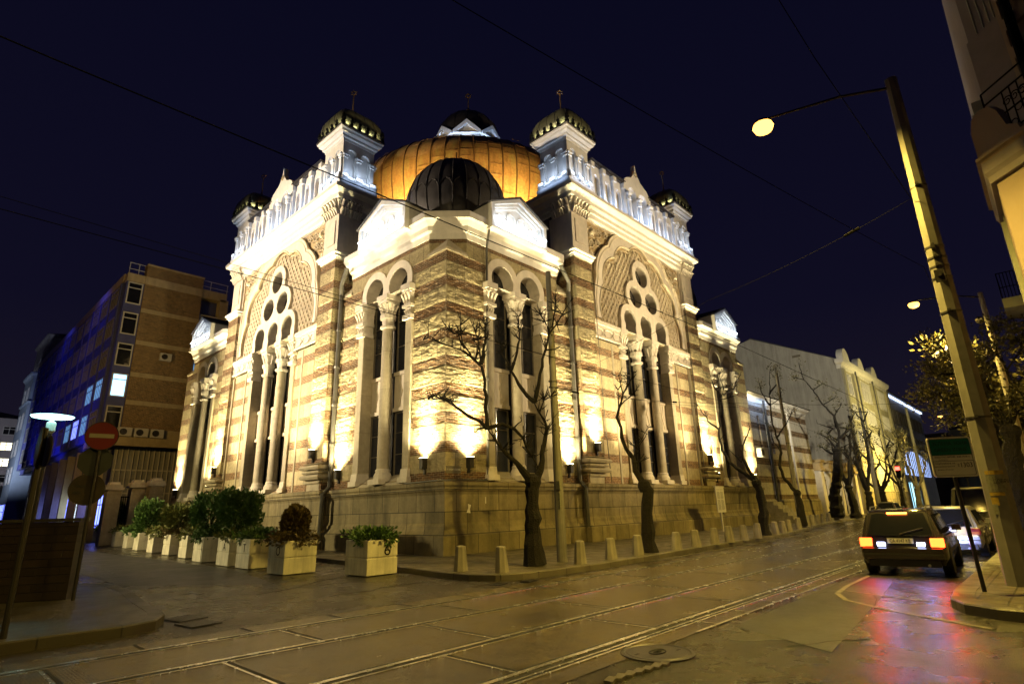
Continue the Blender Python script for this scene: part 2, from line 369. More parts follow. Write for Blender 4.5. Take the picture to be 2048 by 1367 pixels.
def rough_panel(F, s0, s1, z0, z1, d, name='rock_faced_wall', seed=0, corner0=False, ds=.055, dz=.042, amp=1.0):
    """real relief for the rock-faced courses: blocks, brick rows, joints"""
    ns = max(2, int((s1 - s0) / ds)); nz = max(2, int((z1 - z0) / dz)); vs = []; fs = []
    for j in range(nz + 1):
        z = z0 + (z1 - z0) * j / nz; q = (z - 2.95 + .21 + 4.6) / 1.15; k = math.floor(q); f = (q - k) * 1.15
        edge_h = .03
        for i in range(ns + 1):
            s = s0 + (s1 - s0) * i / ns
            if i in (0, ns) or j in (0, nz): h = edge_h
            elif f < .42:    # brick rows
                r = math.floor(f / .084); fr = f / .084 - r; bi = math.floor(s / .27 + (.5 if r % 2 else 0))
                rnd = mn.noise(Vector((bi * 7.3 + seed, r * 3.1 + k * 11.7, 1.5)))
                h = .014 + .014 * rnd - (.010 if fr < .3 else 0) + .006 * mn.noise(Vector((s * 14, z * 14, seed)))
            else:
                bi = math.floor(s / 1.05 + (.5 if k % 2 else 0)); rnd = mn.noise(Vector((bi * 5.1 + seed, k * 9.2, 4.5)))
                e = min(1.0, (f - .42) / .06, (1.15 - f) / .06)
                h = (.026 + .010 * rnd + amp * (.014 * mn.fractal(Vector((s * 3.2 + seed, z * 7.0, k * 3.3)), 1.0, 2.1, 4) + .006 * mn.noise(Vector((s * 11, z * 24, seed))))) * e
            h = max(.006, min(.10, h))
            ss = s
            if corner0 and i == 0: ss = s - (d + h)
            vs.append((ss, d + h, z))
    m = ns + 1
    for j in range(nz):
        for i in range(ns): fs.append((j * m + i, j * m + i + 1, (j + 1) * m + i + 1, (j + 1) * m + i))
    b0 = list(range(m)) + [j * m + ns for j in range(1, nz + 1)] + [nz * m + i for i in range(ns - 1, -1, -1)] + [j * m for j in range(nz - 1, 0, -1)]
    n0 = len(vs); vs += [(vs[i][0], d - .01, vs[i][2]) for i in b0]
    for k2 in range(len(b0)): k3 = (k2 + 1) % len(b0); fs.append((b0[k2], b0[k3], n0 + k3, n0 + k2))
    b = B(F); b.add(vs, fs); return b.obj(name, mRock, syn)
syn = thing('synagogue', 'grand floodlit synagogue of striped brick and stone with copper dome and corner turrets', 'synagogue')
HB = 13.62
def capital(b, s, d, z0, z1, w, leaves=True):
    """tall carved capital: abacus, flared bell with leaves, band, lower bell and ring"""
    h = z1 - z0; A = z1 - .15 * h; Bz = z1 - .24 * h; Cc = z0 + .42 * h; D = z0 + .30 * h; Ez = z0 + .10 * h
    b.box(s - w * .62, s + w * .62, d - w * .62, d + w * .62, A, z1)
    b.box(s - w * .54, s + w * .54, d - w * .54, d + w * .54, Bz, A)
    b.lathe([(w * .40, Cc), (w * .44, Cc + .1 * h), (w * .56, (Cc + Bz) / 2 + .05 * h), (w * .70, Bz)], (s, d), 8, PI / 8)
    b.lathe([(w * .56, D), (w * .56, Cc)], (s, d), 12)
    b.lathe([(w * .38, Ez), (w * .44, D)], (s, d), 12)
    b.lathe([(w * .40, z0), (w * .55, z0 + .03 * h), (w * .55, z0 + .08 * h), (w * .40, Ez)], (s, d), 14)
    if leaves:
        for k in range(8):
            a = 2 * PI * k / 8; ca, sa = math.cos(a), math.sin(a); r = w * .50
            b.tube([(s + ca * r * .82, d + sa * r * .82, Cc + .02), (s + ca * r * 1.0, d + sa * r * 1.0, (Cc + Bz) / 2), (s + ca * r * 1.32, d + sa * r * 1.32, Bz - .05), (s + ca * r * 1.42, d + sa * r * 1.42, Bz - .12)], [.05, .07, .055, .03], 5)
def column(F, s, d, z0, z1, r, parent, capz, w):
    b = B(F)
    b.lathe([(r * 1.0, z0 + .55), (r * .97, (z0 + capz) / 2), (r * .9, capz + .02)], (s, d), 18)
    b.obj('column', mCol, parent, smooth=True)
    b = B(F); b.lathe([(r * 1.45, z0 + .1), (r * 1.45, z0 + .28), (r * 1.15, z0 + .42), (r * 1.2, z0 + .5), (r * 1.02, z0 + .56)], (s, d), 18)
    b.box(s - r * 1.5, s + r * 1.5, d - r * 1.5, d + r * 1.8, z0 - .1, z0 + .12)
    b.obj('column_base', mWhite, parent)
    b = B(F); capital(b, s, d, capz, z1, w); b.obj('capital', mWhite, parent)
def jamb(F, s, d, z0, z1, w, parent, capz):
    b = B(F); b.box(s - w / 2, s + w / 2, d - .5, d + .10, z0 + .45, capz + .02); b.obj('pilaster', mCol, parent)
    b = B(F); b.box(s - w * .62, s + w * .62, d - .5, d + .17, z0 + .12, z0 + .45, .03); b.box(s - w * .75, s + w * .75, d - .5, d + .24, z0 - .1, z0 + .12)
    b.obj('pilaster_base', mWhite, parent)
    b = B(F); h = z1 - capz
    for z, zz, q, dd in ((z1 - .18 * h, z1, .78, .34), (z1 - .25 * h, z1 - .18 * h, .7, .28), (z1 - .58 * h, z1 - .25 * h, .6, .18), (z1 - .66 * h, z1 - .58 * h, .72, .26),
                         (capz + .12 * h, z1 - .66 * h, .52, .14), (capz, capz + .12 * h, .7, .24)):
        b.box(s - w * q, s + w * q, d - .4, d + dd, z, zz)
    for k in (-1, 0, 1):
        b.tube([(s + k * w * .42, d + .16, z1 - .57 * h), (s + k * w * .5, d + .24, z1 - .4 * h), (s + k * w * .6, d + .34, z1 - .28 * h)], [.05, .07, .05], 5)
        b.tube([(s + k * w * .3, d + .12, capz + .14 * h), (s + k * w * .36, d + .2, capz + .26 * h)], [.04, .05], 5)
    b.obj('capital', mWhite, parent)
def window(F, sc, w, z0, z1, d, parent, pz=(6.0, 7.8), round_=None):
    win = sub('window', parent)
    g = B(F)
    if round_: g.plate(arc(sc, z0, w / 2, 0, 360, 20)[:-1], [], d - .06, d)
    else: g.box(sc - w / 2, sc + w / 2, d - .06, d, z0, z1)
    g.obj('pane', mGlass, win)
    f = B(F)
    if round_:
        for k in range(6):
            a = PI * k / 3; f.tube([(sc, d + .02, z0), (sc + w / 2 * math.cos(a), d + .02, z0 + w / 2 * math.sin(a))], .018, 4)
        for r in (w * .14, w * .3, w * .46): f.tube([(sc + r * math.cos(q), d + .02, z0 + r * math.sin(q)) for q in [2 * PI * i / 16 for i in range(17)]], .018, 4)
    else:
        def bars(za, zb):
            f.box(sc - w / 2, sc - w / 2 + .07, d, d + .05, za, zb); f.box(sc + w / 2 - .07, sc + w / 2, d, d + .05, za, zb)
            f.box(sc - .02, sc + .02, d, d + .035, za, zb); f.box(sc - w * .28, sc - w * .28 + .02, d, d + .03, za, zb)
            for z in (za, zb - .07): f.box(sc - w / 2, sc + w / 2, d, d + .05, z, z + .07)
            n = int((zb - za) / 1.3)
            for k in range(1, n + 1):
                z = za + (zb - za) * k / (n + 1); f.box(sc - w / 2, sc + w / 2, d, d + .04, z - .015, z + .015)
        bars(z0, pz[0]); bars(pz[1], z1)
    f.obj('window_frame', mFrame, win)
    if not round_:
        p = B(F); p.box(sc - w / 2, sc + w / 2, d, d + .10, pz[0], pz[1]); p.box(sc - w / 2, sc + w / 2, d, d + .17, pz[0], pz[0] + .16); p.box(sc - w / 2, sc + w / 2, d, d + .17, pz[1] - .16, pz[1])
        for q in (-1, 1):
            p.tube([(sc + q * w * .30, d + .11, pz[0] + .2), (sc + q * w * .12, d + .12, (pz[0] + pz[1]) / 2), (sc + q * w * .30, d + .11, pz[1] - .2)], .025, 5)
        p.obj('spandrel_panel', mPanel, win)
PAIR = (3.35, 5.25); RA, ZA = .72, 11.85
def pair_arch_outline(dr=0.0):
    ro = 1.08 + dr; c0, c1 = PAIR; h = (c1 - c0) / 2
    v = math.degrees(math.acos(h / ro)) if ro > h else 0
    lo = math.degrees(math.asin((11.45 - ZA) / ro))
    return [(2.05 - dr, 11.45)] + [p for p in arc(c0, ZA, ro, 180 - lo, v, 16)] + [p for p in arc(c1, ZA, ro, 180 - v, lo, 16)] + [(6.55 + dr, 11.45)]
def pavilion_face(F, main=True):
    arch = pair_arch_outline()
    x0, x1 = 2.22, 6.38
    hole = [(x0, 2.95)] + [(x0, 11.45)] + arch[1:-1] + [(x1, 11.45), (x1, 2.95)]
    out = [(0 if main else .9, 2.7), (8.6, 2.7), (8.6, 12.45), (7.45, 12.45), (7.45, HB), (1.15, HB), (1.15, 12.45), (0 if main else .9, 12.45)]
    b = B(F); b.plate(out, [hole[::-1]], -.9, 0); b.obj('wall', mRock if main else mRock, syn)
    # white double horseshoe surround
    o2 = [(2.22, 11.45)] + arch[1:-1] + [(6.38, 11.45)]
    b = B(F); b.plate(o2, [horseshoe(c, ZA, RA, 11.452) for c in PAIR], -.62, .07)
    b.obj('arch_surround', mWhite, syn)
    for c in PAIR: window(F, c, 1.62, 3.2, 12.7, -.60, syn)
    jamb(F, 2.42, 0.0, 2.95, 11.45, .42, syn, 9.82); jamb(F, 6.18, 0.0, 2.95, 11.45, .42, syn, 9.82)
    column(F, 4.30, -.12, 2.95, 11.45, .27, syn, 9.82, .66)
    b = B(F)
    for c in PAIR: b.add([(c - .8, -.55, 3.25), (c + .8, -.55, 3.25), (c + .8, .12, 2.85), (c - .8, .12, 2.85), (c - .8, -.55, 2.7), (c + .8, -.55, 2.7), (c + .8, .12, 2.7), (c - .8, .12, 2.7)],
                         [(0, 1, 2, 3), (4, 7, 6, 5), (0, 4, 5, 1), (1, 5, 6, 2), (2, 6, 7, 3), (3, 7, 4, 0)])
    parts_obj(b, 'window_sill', mCol, syn)
    # dormer gable over the cornice
    g = sub('gable', syn)
    def pent(i, top=0): return [(2.1 + i, 14.0 + i * .7), (5.95 - i, 14.0 + i * .7), (5.95 - i, 15.25 - i * .4), (4.02, 16.15 - i * 1.15), (2.1 + i, 15.25 - i * .4)]
    b = B(F); b.plate(pent(.2), [], -.6, .38); b.obj('gable_wall', mWhite2, g)
    b = B(F); b.plate(pent(0), [pent(.18)[::-1]], -.6, .70); b.plate(pent(.19), [pent(.33)[::-1]], .3, .58); b.plate(pent(.34), [pent(.44)[::-1]], .3, .48); b.obj('gable_frame', mWhite2, g)
    b = B(F)
    for c in (2.9, 3.65, 4.4, 5.15): 
        hz = 14.72 + (.3 if 3.3 < c < 4.8 else 0); b.tube([(c - .27, .40, 14.3)] + [(p[0], .40, p[1]) for p in arc(c, hz, .27, 180, 0, 10)] + [(c + .27, .40, 14.3)], .035, 5)
    b.obj('blind_arcade', mWhite2, g)
    b = B(F); b.add([(2.0, .78, 15.3), (4.02, .78, 16.24), (6.05, .78, 15.3), (6.05, .78, 15.23), (4.02, .78, 16.15), (2.0, .78, 15.23),
                     (2.0, -4, 15.3), (4.02, -4, 16.24), (6.05, -4, 15.3), (6.05, -4, 15.23), (4.02, -4, 16.15), (2.0, -4, 15.23)],
                    [(0, 1, 4, 5), (1, 2, 3, 4), (6, 11, 10, 7), (7, 10, 9, 8), (0, 6, 7, 1), (1, 7, 8, 2), (2, 8, 9, 3), (3, 9, 10, 4), (4, 10, 11, 5), (5, 11, 6, 0)])
    b.obj('gable_roof', mRoof, g)
def floodlight(F, s, z, d=.0, e=1.0, col=WARM, lean=.16):
    b = B(F); b.box(s - .10, s + .10, d + .02, d + .26, z - .42, z - .04, 0); b.box(s - .13, s + .13, d + .0, d + .30, z - .05, z)
    b.box(s - .04, s + .04, d + .0, d + .1, z - .62, z - .4); fx = b.obj('floodlight', mMetalPole, syn)
    b = B(F); b.box(s - .10, s + .10, d + .04, d + .27, z + .002, z + .012); b.obj('lamp_lens', mLens, fx)
    spot('floodlight_lamp', F(s, d + .30, z + .03), F(s, d + .30 - lean, z + 1), 1150 * e, col, 140, .8, .12, fx)
    spot('floodlight_lamp', F(s, d + .42, z + .1), F(s, d + .42 - .10, z + 1), 2900 * e, col, 56, .95, .10, fx)
    spot('floodlight_lamp', F(s, d + .55, z + .1), F(s, d + .55 - .03, z + 1), 1500 * e, col, 34, 1.0, .10, fx)
mLens = E_('floodlight_lens', (1.0, .85, .5), 25)
mCoolLens = E_('cool_led_lens', (.8, .9, 1.0), 14)
OCT = [(8.6, 1.15), (7.45, 0), (1.15, 0), (0, 1.15), (0, 7.45), (1.15, 8.6)]
CORN = [(-.2, HB - .35), (.03, HB - .35), (.06, HB - .1), (.16, HB), (.18, HB + .22), (.34, HB + .42), (.45, HB + .50), (.45, HB + .80), (.38, HB + .86), (-.2, HB + .88)]
def pavilion(T, lights=True, faces=(1, 1)):
    F1 = lambda s, d, z: T(s, -d, z)
    F2 = lambda s, d, z: T(-d, s, z)
    G = lambda a, b, z: T(a, b, z)
    pavilion_face(F1, True)
    pavilion_face(F2, False)
    b = B(G); b.add([(1.15, 0, 12.4), (0, 1.15, 12.4), (0, 1.15, HB), (1.15, 0, HB), (1.8, .9, 12.4), (.9, 1.8, 12.4), (.9, 1.8, HB), (1.8, .9, HB)],
                    [(0, 1, 2, 3), (4, 7, 6, 5), (0, 3, 7, 4), (1, 5, 6, 2), (0, 4, 5, 1), (3, 2, 6, 7)])
    for (a0, b0, da, db) in ((8.6, 1.15, 7.45, 0), (0, 7.45, 1.15, 8.6)):
        b.add([(a0, b0, 12.4), (da, db, 12.4), (da, db, HB), (a0, b0, HB), (4.3, 4.3, 12.4), (4.3, 4.3, HB)], [(0, 1, 2, 3), (0, 3, 5, 4), (1, 4, 5, 2), (0, 4, 1), (3, 2, 5)])
    b.obj('chamfer_wall', mRock, syn)
    b = B(G)   # broach pyramids on the corners
    for (p, q, r, ap) in (((-.06, -.06), (1.22, -.06), (-.06, 1.22), (.62, .62)), ((8.66, -.06), (7.38, -.06), (8.66, 1.22), (7.98, .62)), ((-.06, 8.66), (1.22, 8.66), (-.06, 7.38), (.62, 7.98))):
        b.add([(*p, 12.52), (*q, 12.52), (*r, 12.52), (*ap, 13.35), (*p, 12.40), (*q, 12.40), (*r, 12.40)], [(0, 1, 3), (1, 2, 3), (2, 0, 3), (4, 6, 5), (0, 4, 5, 1), (1, 5, 6, 2), (2, 6, 4, 0)])
    parts_obj(b, 'broach', mCol, syn)
    b = B(G); b.molding(OCT, CORN); b.obj('pavilion_cornice', mWhite2, syn)
    b = B(G); b.add([(a, c, HB + .84) for a, c in [(1.3, .25), (8.4, .25), (8.4, 8.4), (.25, 8.4), (.25, 1.3)]] + [(a, c, HB + .5) for a, c in [(1.3, .25), (8.4, .25), (8.4, 8.4), (.25, 8.4), (.25, 1.3)]],
                    [(0, 1, 2, 3, 4), (9, 8, 7, 6, 5)] + [(i, (i + 1) % 5, (i + 1) % 5 + 5, i + 5) for i in range(5)])
    b.lathe([(2.5, 14.4), (2.5, 16.6)], (4.3, 4.3), 16); b.obj('pavilion_roof', mRoof, syn)
    dm = sub('pavilion_dome', syn); b = B(G)
    prof = [(2.75 * math.cos(math.radians(a)), 17.55 + 2.95 * math.sin(math.radians(a))) for a in range(-28, 91, 6)]; prof[-1] = (.03, prof[-1][1])
    b.lathe(prof, (4.3, 4.3), 48); b.obj('dome_shell', mLead, dm, smooth=True)
    b = B(G)
    for k in range(24):
        a = 2 * PI * k / 24; b.tube([(4.3 + r * 1.006 * math.cos(a), 4.3 + r * 1.006 * math.sin(a), z) for r, z in prof[:-1]], .028, 4)
    for k in range(24):     # scalloped lower edge
        a0 = 2 * PI * k / 24; b.tube([(4.3 + 2.78 * math.cos(a0 + q * PI / 48) * math.cos(math.radians(h)), 4.3 + 2.78 * math.sin(a0 + q * PI / 48) * math.cos(math.radians(h)), 17.55 + 2.97 * math.sin(math.radians(h))) for q, h in ((0, 2), (1, 8), (2, 10), (3, 8), (4, 2))], .022, 4)
    b.obj('standing_seam', mLead, dm)
    b = B(G); b.lathe([(.12, 20.45), (.2, 20.6), (.1, 20.75), (.03, 20.8), (.025, 21.4)], (4.3, 4.3), 10); b.tube([T(4.3 + .16 * math.cos(q), 4.3, 21.55 + .16 * math.sin(q)) for q in [2 * PI * i / 12 for i in range(13)]], .02, 4) if False else None
    b.obj('finial', mBlack, dm)
    if lights:
        for F, on in ((F1, faces[0]), (F2, faces[1])):
            if not on: continue
            floodlight(F, 1.16, 3.72); floodlight(F, 7.6, 3.68)
            # cool lamps washing the gable, from the cornice ledge
            b = B(F); b.box(2.3, 5.8, .74, .82, 14.44, 14.48); fx = b.obj('light_bar', mCoolLens, syn)
            area('led_lamp', F(4.02, 1.15, 14.25), F(4.02, .45, 15.0), 9, COOL, 3.4, .12, fx, along=Vector(F(1, 0, 0)) - Vector(F(0, 0, 0)))
T_near = lambda a, b, z: (a, b, z)
T_right = lambda a, b, z: (L_ - a, b, z)
T_left = lambda a, b, z: (a, L_ - b, z)
pavilion(T_near)
for Fq, q in ((lambda s, d, z: (s, -d, z), 1), (lambda s, d, z: (-d, s, z), 2)):
    rough_panel(Fq, 0, 2.14, 2.84, 12.38, 0, seed=q, corner0=True); rough_panel(Fq, 6.46, 8.55, 2.84, 12.38, 0, seed=q + 5)
pavilion(T_right, faces=(1, 0)); pavilion(T_left, faces=(0, 1))
# ---- plinth round the whole building
PL = [(L_, L_), (L_, 22.8), (L_, 8.6), (L_, 0), (22.85, 0), (22.85, -.38), (8.55, -.38), (8.55, 0), (0, 0), (0, 8.55), (-.38, 8.55), (-.38, 22.85), (0, 22.85), (0, L_)]
pp = [(-.9, 0), (.34, 0), (.34, .80), (.22, .92), (.14, 1.05), (.12, 1.16), (.05, 1.26), (.05, 2.30), (.10, 2.40), (.17, 2.46), (.17, 2.56), (.24, 2.64), (.24, 2.76), (.06, 2.80), (-.9, 2.82)]
b = B(); b.molding(PL, pp, closed=True); b.obj('plinth', mPlinth, syn)
# ---- arms
S0, S1 = 8.6, 22.8; CX = 15.7
TW = (13.9, 15.7, 17.5)
def star_union(discs, rect, c, zb, n=96):
    pts = []
    def inside(x, z): return any((x - a) ** 2 + (z - q) ** 2 <= r * r for a, q, r in discs) or (rect[0] <= x <= rect[1] and rect[2] <= z <= rect[3])
    a0 = math.atan2(zb - c[1], rect[1] - c[0]); a1 = math.atan2(zb - c[1], rect[0] - c[0]) + (2 * PI if zb < c[1] else 0)
    for k in range(n + 1):
        a = a0 + (a1 - a0) * k / n; r = 0.2
        last = r
        while r < 6:
            if inside(c[0] + r * math.cos(a), c[1] + r * math.sin(a)): last = r
            r += .02
        q = (c[0] + last * math.cos(a), max(zb, c[1] + last * math.sin(a)))
        if k in (0, n): q = (q[0], zb)
        elif q[1] <= zb + .05: continue
        pts.append(q)
    return pts
def lobes(cusps, bulge, n=8):
    out = []
    for (x0, z0), (x1, z1), s in zip(cusps[:-1], cusps[1:], bulge):
        dx, dz = x1 - x0, z1 - z0; l = math.hypot(dx, dz); nx, nz = -dz / l, dx / l
        for i in range(n):
            t = i / n; h = s * math.sin(PI * t) ** .75; out.append((x0 + dx * t + nx * h, z0 + dz * t + nz * h))
    out.append(cusps[-1]); return out
IN = [(11.05, 11.75), (11.45, 13.95), (12.75, 15.95), (14.55, 17.05), (16.85, 17.05), (18.65, 15.95), (19.95, 13.95), (20.35, 11.75)]
INB = (.30, .50, .42, .52, .42, .50, .30)
OUT = [(10.45, 11.75), (10.75, 14.25), (12.15, 16.55), (13.9, 17.72), (17.5, 17.72), (19.25, 16.55), (20.65, 14.25), (20.95, 11.75)]
OUTB = (.16, .42, .34, .10, .34, .42, .16)
def inpoly(x, z, P):
    c = False; n = len(P)
    for i in range(n):
        x0, z0 = P[i]; x1, z1 = P[i - 1]
        if (z0 > z) != (z1 > z) and x < (x1 - x0) * (z - z0) / (z1 - z0) + x0: c = not c
    return c
def arm(F, lights=True):
    fx0, fx1 = 10.12, 21.28
    # striped pilasters
    for s0, s1 in ((S0, fx0), (fx1, S1)):
        b = B(F); b.box(s0, s1, -1.2, .40, 2.8, 14.78); b.obj('corner_pilaster', mRock, syn); rough_panel(F, s0, s1, 4.15 if True else 2.84, 14.72, .40, seed=s0, ds=.065, dz=.05)
        b = B(F); b.box(s0 + .03, s1 - .03, -1.2, .37, 15.2, 17.45); b.box(s0 + .3, s1 - .3, .37, .42, 15.7, 17.1); b.obj('upper_pilaster', mWhite, syn)
        pth = [T for T in [(s1, -1.2), (s1, .40), (s0, .40), (s0, -1.2)]]
        b = B(F); b.molding([(p[0], p[1]) for p in pth[::-1]], [(-.3, 14.74), (.04, 14.74), (.08, 14.84), (.16, 14.88), (.16, 14.98), (.24, 15.04), (.24, 15.14), (.02, 15.24), (-.3, 15.24)]); b.obj('string_course', mWhite2, syn)
        # big leafy capital
        b = B(F); m_ = (s0 + s1) / 2
        b.add([(s0 + .02, -1.0, 17.4), (s1 - .02, -1.0, 17.4), (s1 - .02, .38, 17.4), (s0 + .02, .38, 17.4), (s0 - .12, -1.0, 18.3), (s1 + .12, -1.0, 18.3), (s1 + .12, .56, 18.3), (s0 - .12, .56, 18.3)],
              [(0, 3, 2, 1), (4, 5, 6, 7), (0, 1, 5, 4), (1, 2, 6, 5), (2, 3, 7, 6), (3, 0, 4, 7)])
        for row, (za, zb, off, nn, rr) in enumerate(((17.42, 17.85, .02, 7, .085), (17.75, 18.28, .10, 5, .10))):
            for k in range(nn):
                for side in (0, 1, 2):
                    t = (k + .5) / nn
                    if side == 0: q = lambda o, z: (s0 + (s1 - s0) * t, .40 + o, z)
                    elif side == 1: q = lambda o, z: (s0 - o, .40 - 1.3 * t, z)
                    else: q = lambda o, z: (s1 + o, .40 - 1.3 * t, z)
                    b.tube([q(off, za), q(off + .08, (za + zb) / 2), q(off + .22, zb - .05), q(off + .27, zb - .16)], [rr * .7, rr, rr * .9, rr * .5], 6)
                    b.tube([q(off + .02, za), q(off + .05, zb - .2)], [.03, .03], 4)
        for sx in (s0 - .05, s1 + .05):     # corner volutes
            for kk in range(2): b.tube([(sx + (.1 if sx > m_ else -.1) * math.cos(q) * (1 - q / 9), .46 + .1 * math.sin(q + kk), 18.16 + .13 * math.sin(q) * (1 - q / 9)) for q in [i * .7 for i in range(11)]], .045, 5)
        b.obj('corner_capital', mRelief if False else mWhite, syn)
        # console that carries the lamp
        b = B(F); c0, c1 = (s0 + .15, s1 - .15)
        for z, zz, o in ((3.1, 3.25, .12), (3.3, 3.55, .30), (3.58, 3.74, .22), (3.76, 4.0, .34), (4.02, 4.1, .2)):
            b.molding([(c0, .1), (c0, .40), (c1, .40), (c1, .1)][::1], [(-.2, z), (o * .8, z + .02), (o, (z + zz) / 2), (o * .8, zz - .02), (-.2, zz)])
        b.box(c0, c1, .1, .42, 2.8, 4.1); b.obj('console', mCol, syn)
    # striped field with the triple window
    b = B(F); b.plate([(fx0, 2.8), (fx1, 2.8), (fx1, 11.5), (fx0, 11.5)], [[(12.78, 2.95), (12.78, 11.45), (18.62, 11.45), (18.62, 2.95)]], -.8, .14); b.obj('wall', mStone, syn)
    b = B(F); b.box(fx0, fx0 + .16, .1, .24, 2.82, 10.4); b.box(fx1 - .16, fx1, .1, .24, 2.82, 10.4)
    b.box(11.9, 12.05, .1, .18, 2.82, 10.4); b.box(19.35, 19.5, .1, .18, 2.82, 10.4); parts_obj(b, 'wall_fillet', mCol, syn)
    # tympanum
    circ = [(15.7, 15.52, .70), (14.79, 13.95, .70), (16.61, 13.95, .70)]
    discs = [(c, 12.25, 1.02) for c in TW] + [(x, z, r + .38) for x, z, r in circ]
    U = star_union(discs, (12.88, 18.52, 11.4, 12.25), (15.7, 13.0), 11.5)
    holes = [horseshoe(c, 12.25, .66, 11.502) for c in TW] + [arc(x, z, r, 0, 360, 28)[:-1] for x, z, r in circ]
    b = B(F); b.plate(U, holes, -.5, .36); b.obj('window_surround', mWhite, syn)
    inner = lobes(IN, INB)[::-1]; inner = [(x, max(z, 11.52)) for x, z in inner]
    outer = lobes(OUT, OUTB)
    Us = [(CX + (x - CX) * .97, max(11.5, 13 + (z - 13) * .97)) for x, z in U]
    b = B(F); b.plate([(fx0, 11.5), (fx0, 17.6), (fx1, 17.6), (fx1, 11.5)] + Us, [], -.3, .12); b.obj('tympanum_wall', mTan, syn)
    # white polyfoil band = outer outline minus inner outline
    b = B(F); b.plate([(x, max(z, 11.52)) for x, z in outer] + inner, [], .0, .30); b.obj('polyfoil_band', mWhite, syn)
    for ln, r, dd in ((lobes(IN, INB), .055, .30), (outer, .05, .30), (lobes([(p[0] + (.18 if p[0] < CX else -.18), p[1] - .12) for p in OUT], OUTB), .03, .31), (lobes([(p[0] + (.22 if p[0] < CX else -.22), p[1] - .16) for p in IN], INB), .035, .16)):
        b = B(F); b.tube([(x, dd, max(z, 11.5)) for x, z in ln], r, 6); b.obj('polyfoil_molding', mRelief, syn)
    # arabesque lattice relief
    b = B(F); P_ = lobes([(p[0] + (.15 if p[0] < CX else -.15), p[1] - .1) for p in IN], INB); dx, dz = .38, .56
    r = 0; z = 11.75
    while z < 17.9:
        x = 11.0 + (dx / 2 if r % 2 else 0)
        while x < 20.5:
            if inpoly(x, z + .2, P_) and inpoly(x - .15, z, P_) and inpoly(x + .15, z + .3, P_) and not inpoly(x, z + .15, U):
                lf = []
                for i in range(11):
                    t = i / 10; lf.append((x + (-1) * dx * .46 * math.sin(PI * t) ** .8 * (1 - .25 * t), .16, z - .22 + dz * .95 * t))
                rt = [(2 * x - q[0], q[1], q[2]) for q in lf]
                b.tube(lf, [.02] + [.032] * 9 + [.02], 4); b.tube(rt, [.02] + [.032] * 9 + [.02], 4)
                b.tube([(x, .15, z - .12), (x, .19, z + .06), (x, .16, z + .22)], [.02, .065, .015], 5)
                b.tube([(x - .1, .15, z - .16), (x - .02, .18, z - .02)], [.02, .03], 4); b.tube([(x + .1, .15, z - .16), (x + .02, .18, z - .02)], [.02, .03], 4)
            x += dx
        z += dz / 2; r += 1
    b.obj('arabesque_relief', mRelief, syn)
    # spandrel scrolls
    b = B(F)
    for mir in (0, 1):
        X = (lambda x: x) if not mir else (lambda x: 2 * CX - x)
        random.seed(5)
        for cx_, cz_, R_ in ((10.75, 16.95, .42), (11.5, 17.1, .34), (12.2, 17.25, .24), (10.7, 16.2, .30), (11.3, 16.45, .26), (10.6, 15.55, .22), (10.45, 15.0, .14), (12.75, 17.35, .16), (10.55, 12.55, .22), (10.5, 13.2, .16)):
            b.tube([(X(cx_ + R_ * (1 - q / 13) * math.cos(q)), .17, cz_ + R_ * (1 - q / 13) * math.sin(q)) for q in [i * .55 for i in range(20)]], .035, 5)
            for k in range(5):
                a = k * 1.26; b.tube([(X(cx_ + R_ * .5 * math.cos(a)), .14, cz_ + R_ * .5 * math.sin(a)), (X(cx_ + R_ * 1.05 * math.cos(a + .3)), .2, cz_ + R_ * 1.05 * math.sin(a + .3))], [.03, .05], 4)
        b.lathe([(.02, 0)], (0, 0), 3) if False else None
        b.tube([(X(10.75), .12, 16.95), (X(10.75), .34, 16.95)], [.2, .13], 10)
    parts_obj(b, 'spandrel_relief', mRelief, syn, .6)
    b = B(F)
    for zz in (17.58,): b.box(fx0, fx1, .0, .26, zz, 17.7)
    b.box(fx0, fx0 + .1, .0, .24, 11.5, 17.6); b.box(fx1 - .1, fx1, .0, .24, 11.5, 17.6); b.obj('tympanum_frame', mWhite, syn)
    # impost friezes
    for s0, s1 in ((fx0 + .02, 12.76), (18.64, fx1 - .02)):
        b = B(F); b.box(s0, s1, .1, .30, 10.5, 11.48); b.box(s0, s1, .1, .42, 11.28, 11.48); b.box(s0, s1, .1, .36, 11.16, 11.28); b.box(s0, s1, .1, .37, 10.5, 10.6)
        n = 3; w = (s1 - s0) / n
        for k in range(n):
            c = s0 + w * (k + .5); q = [(c - w * .45, 10.88), (c - w * .28, 11.08), (c + w * .28, 11.08), (c + w * .45, 10.88), (c + w * .28, 10.68), (c - w * .28, 10.68)]
            b.tube([(x, .32, z) for x, z in q + q[:1]], .035, 5)
        for k in range(3): b.box(s0 + .04 + k * .12, s0 + .10 + k * .12, .3, .36, 10.6, 11.16)
        parts_obj(b, 'impost_frieze', mWhite, syn)
    for x, z, r in circ: window(F, x, 2 * r + .1, z, 0, -.14, syn, round_=True)
    for c in TW: window(F, c, 1.5, 3.2, 12.95, -.40, syn, pz=(6.0, 7.85))
    for c in (14.8, 16.6): column(F, c, .0, 2.95, 11.5, .27, syn, 9.72, .66)
    for c in (12.98, 18.42): jamb(F, c, .14, 2.95, 11.5, .42, syn, 9.75)
    b = B(F)
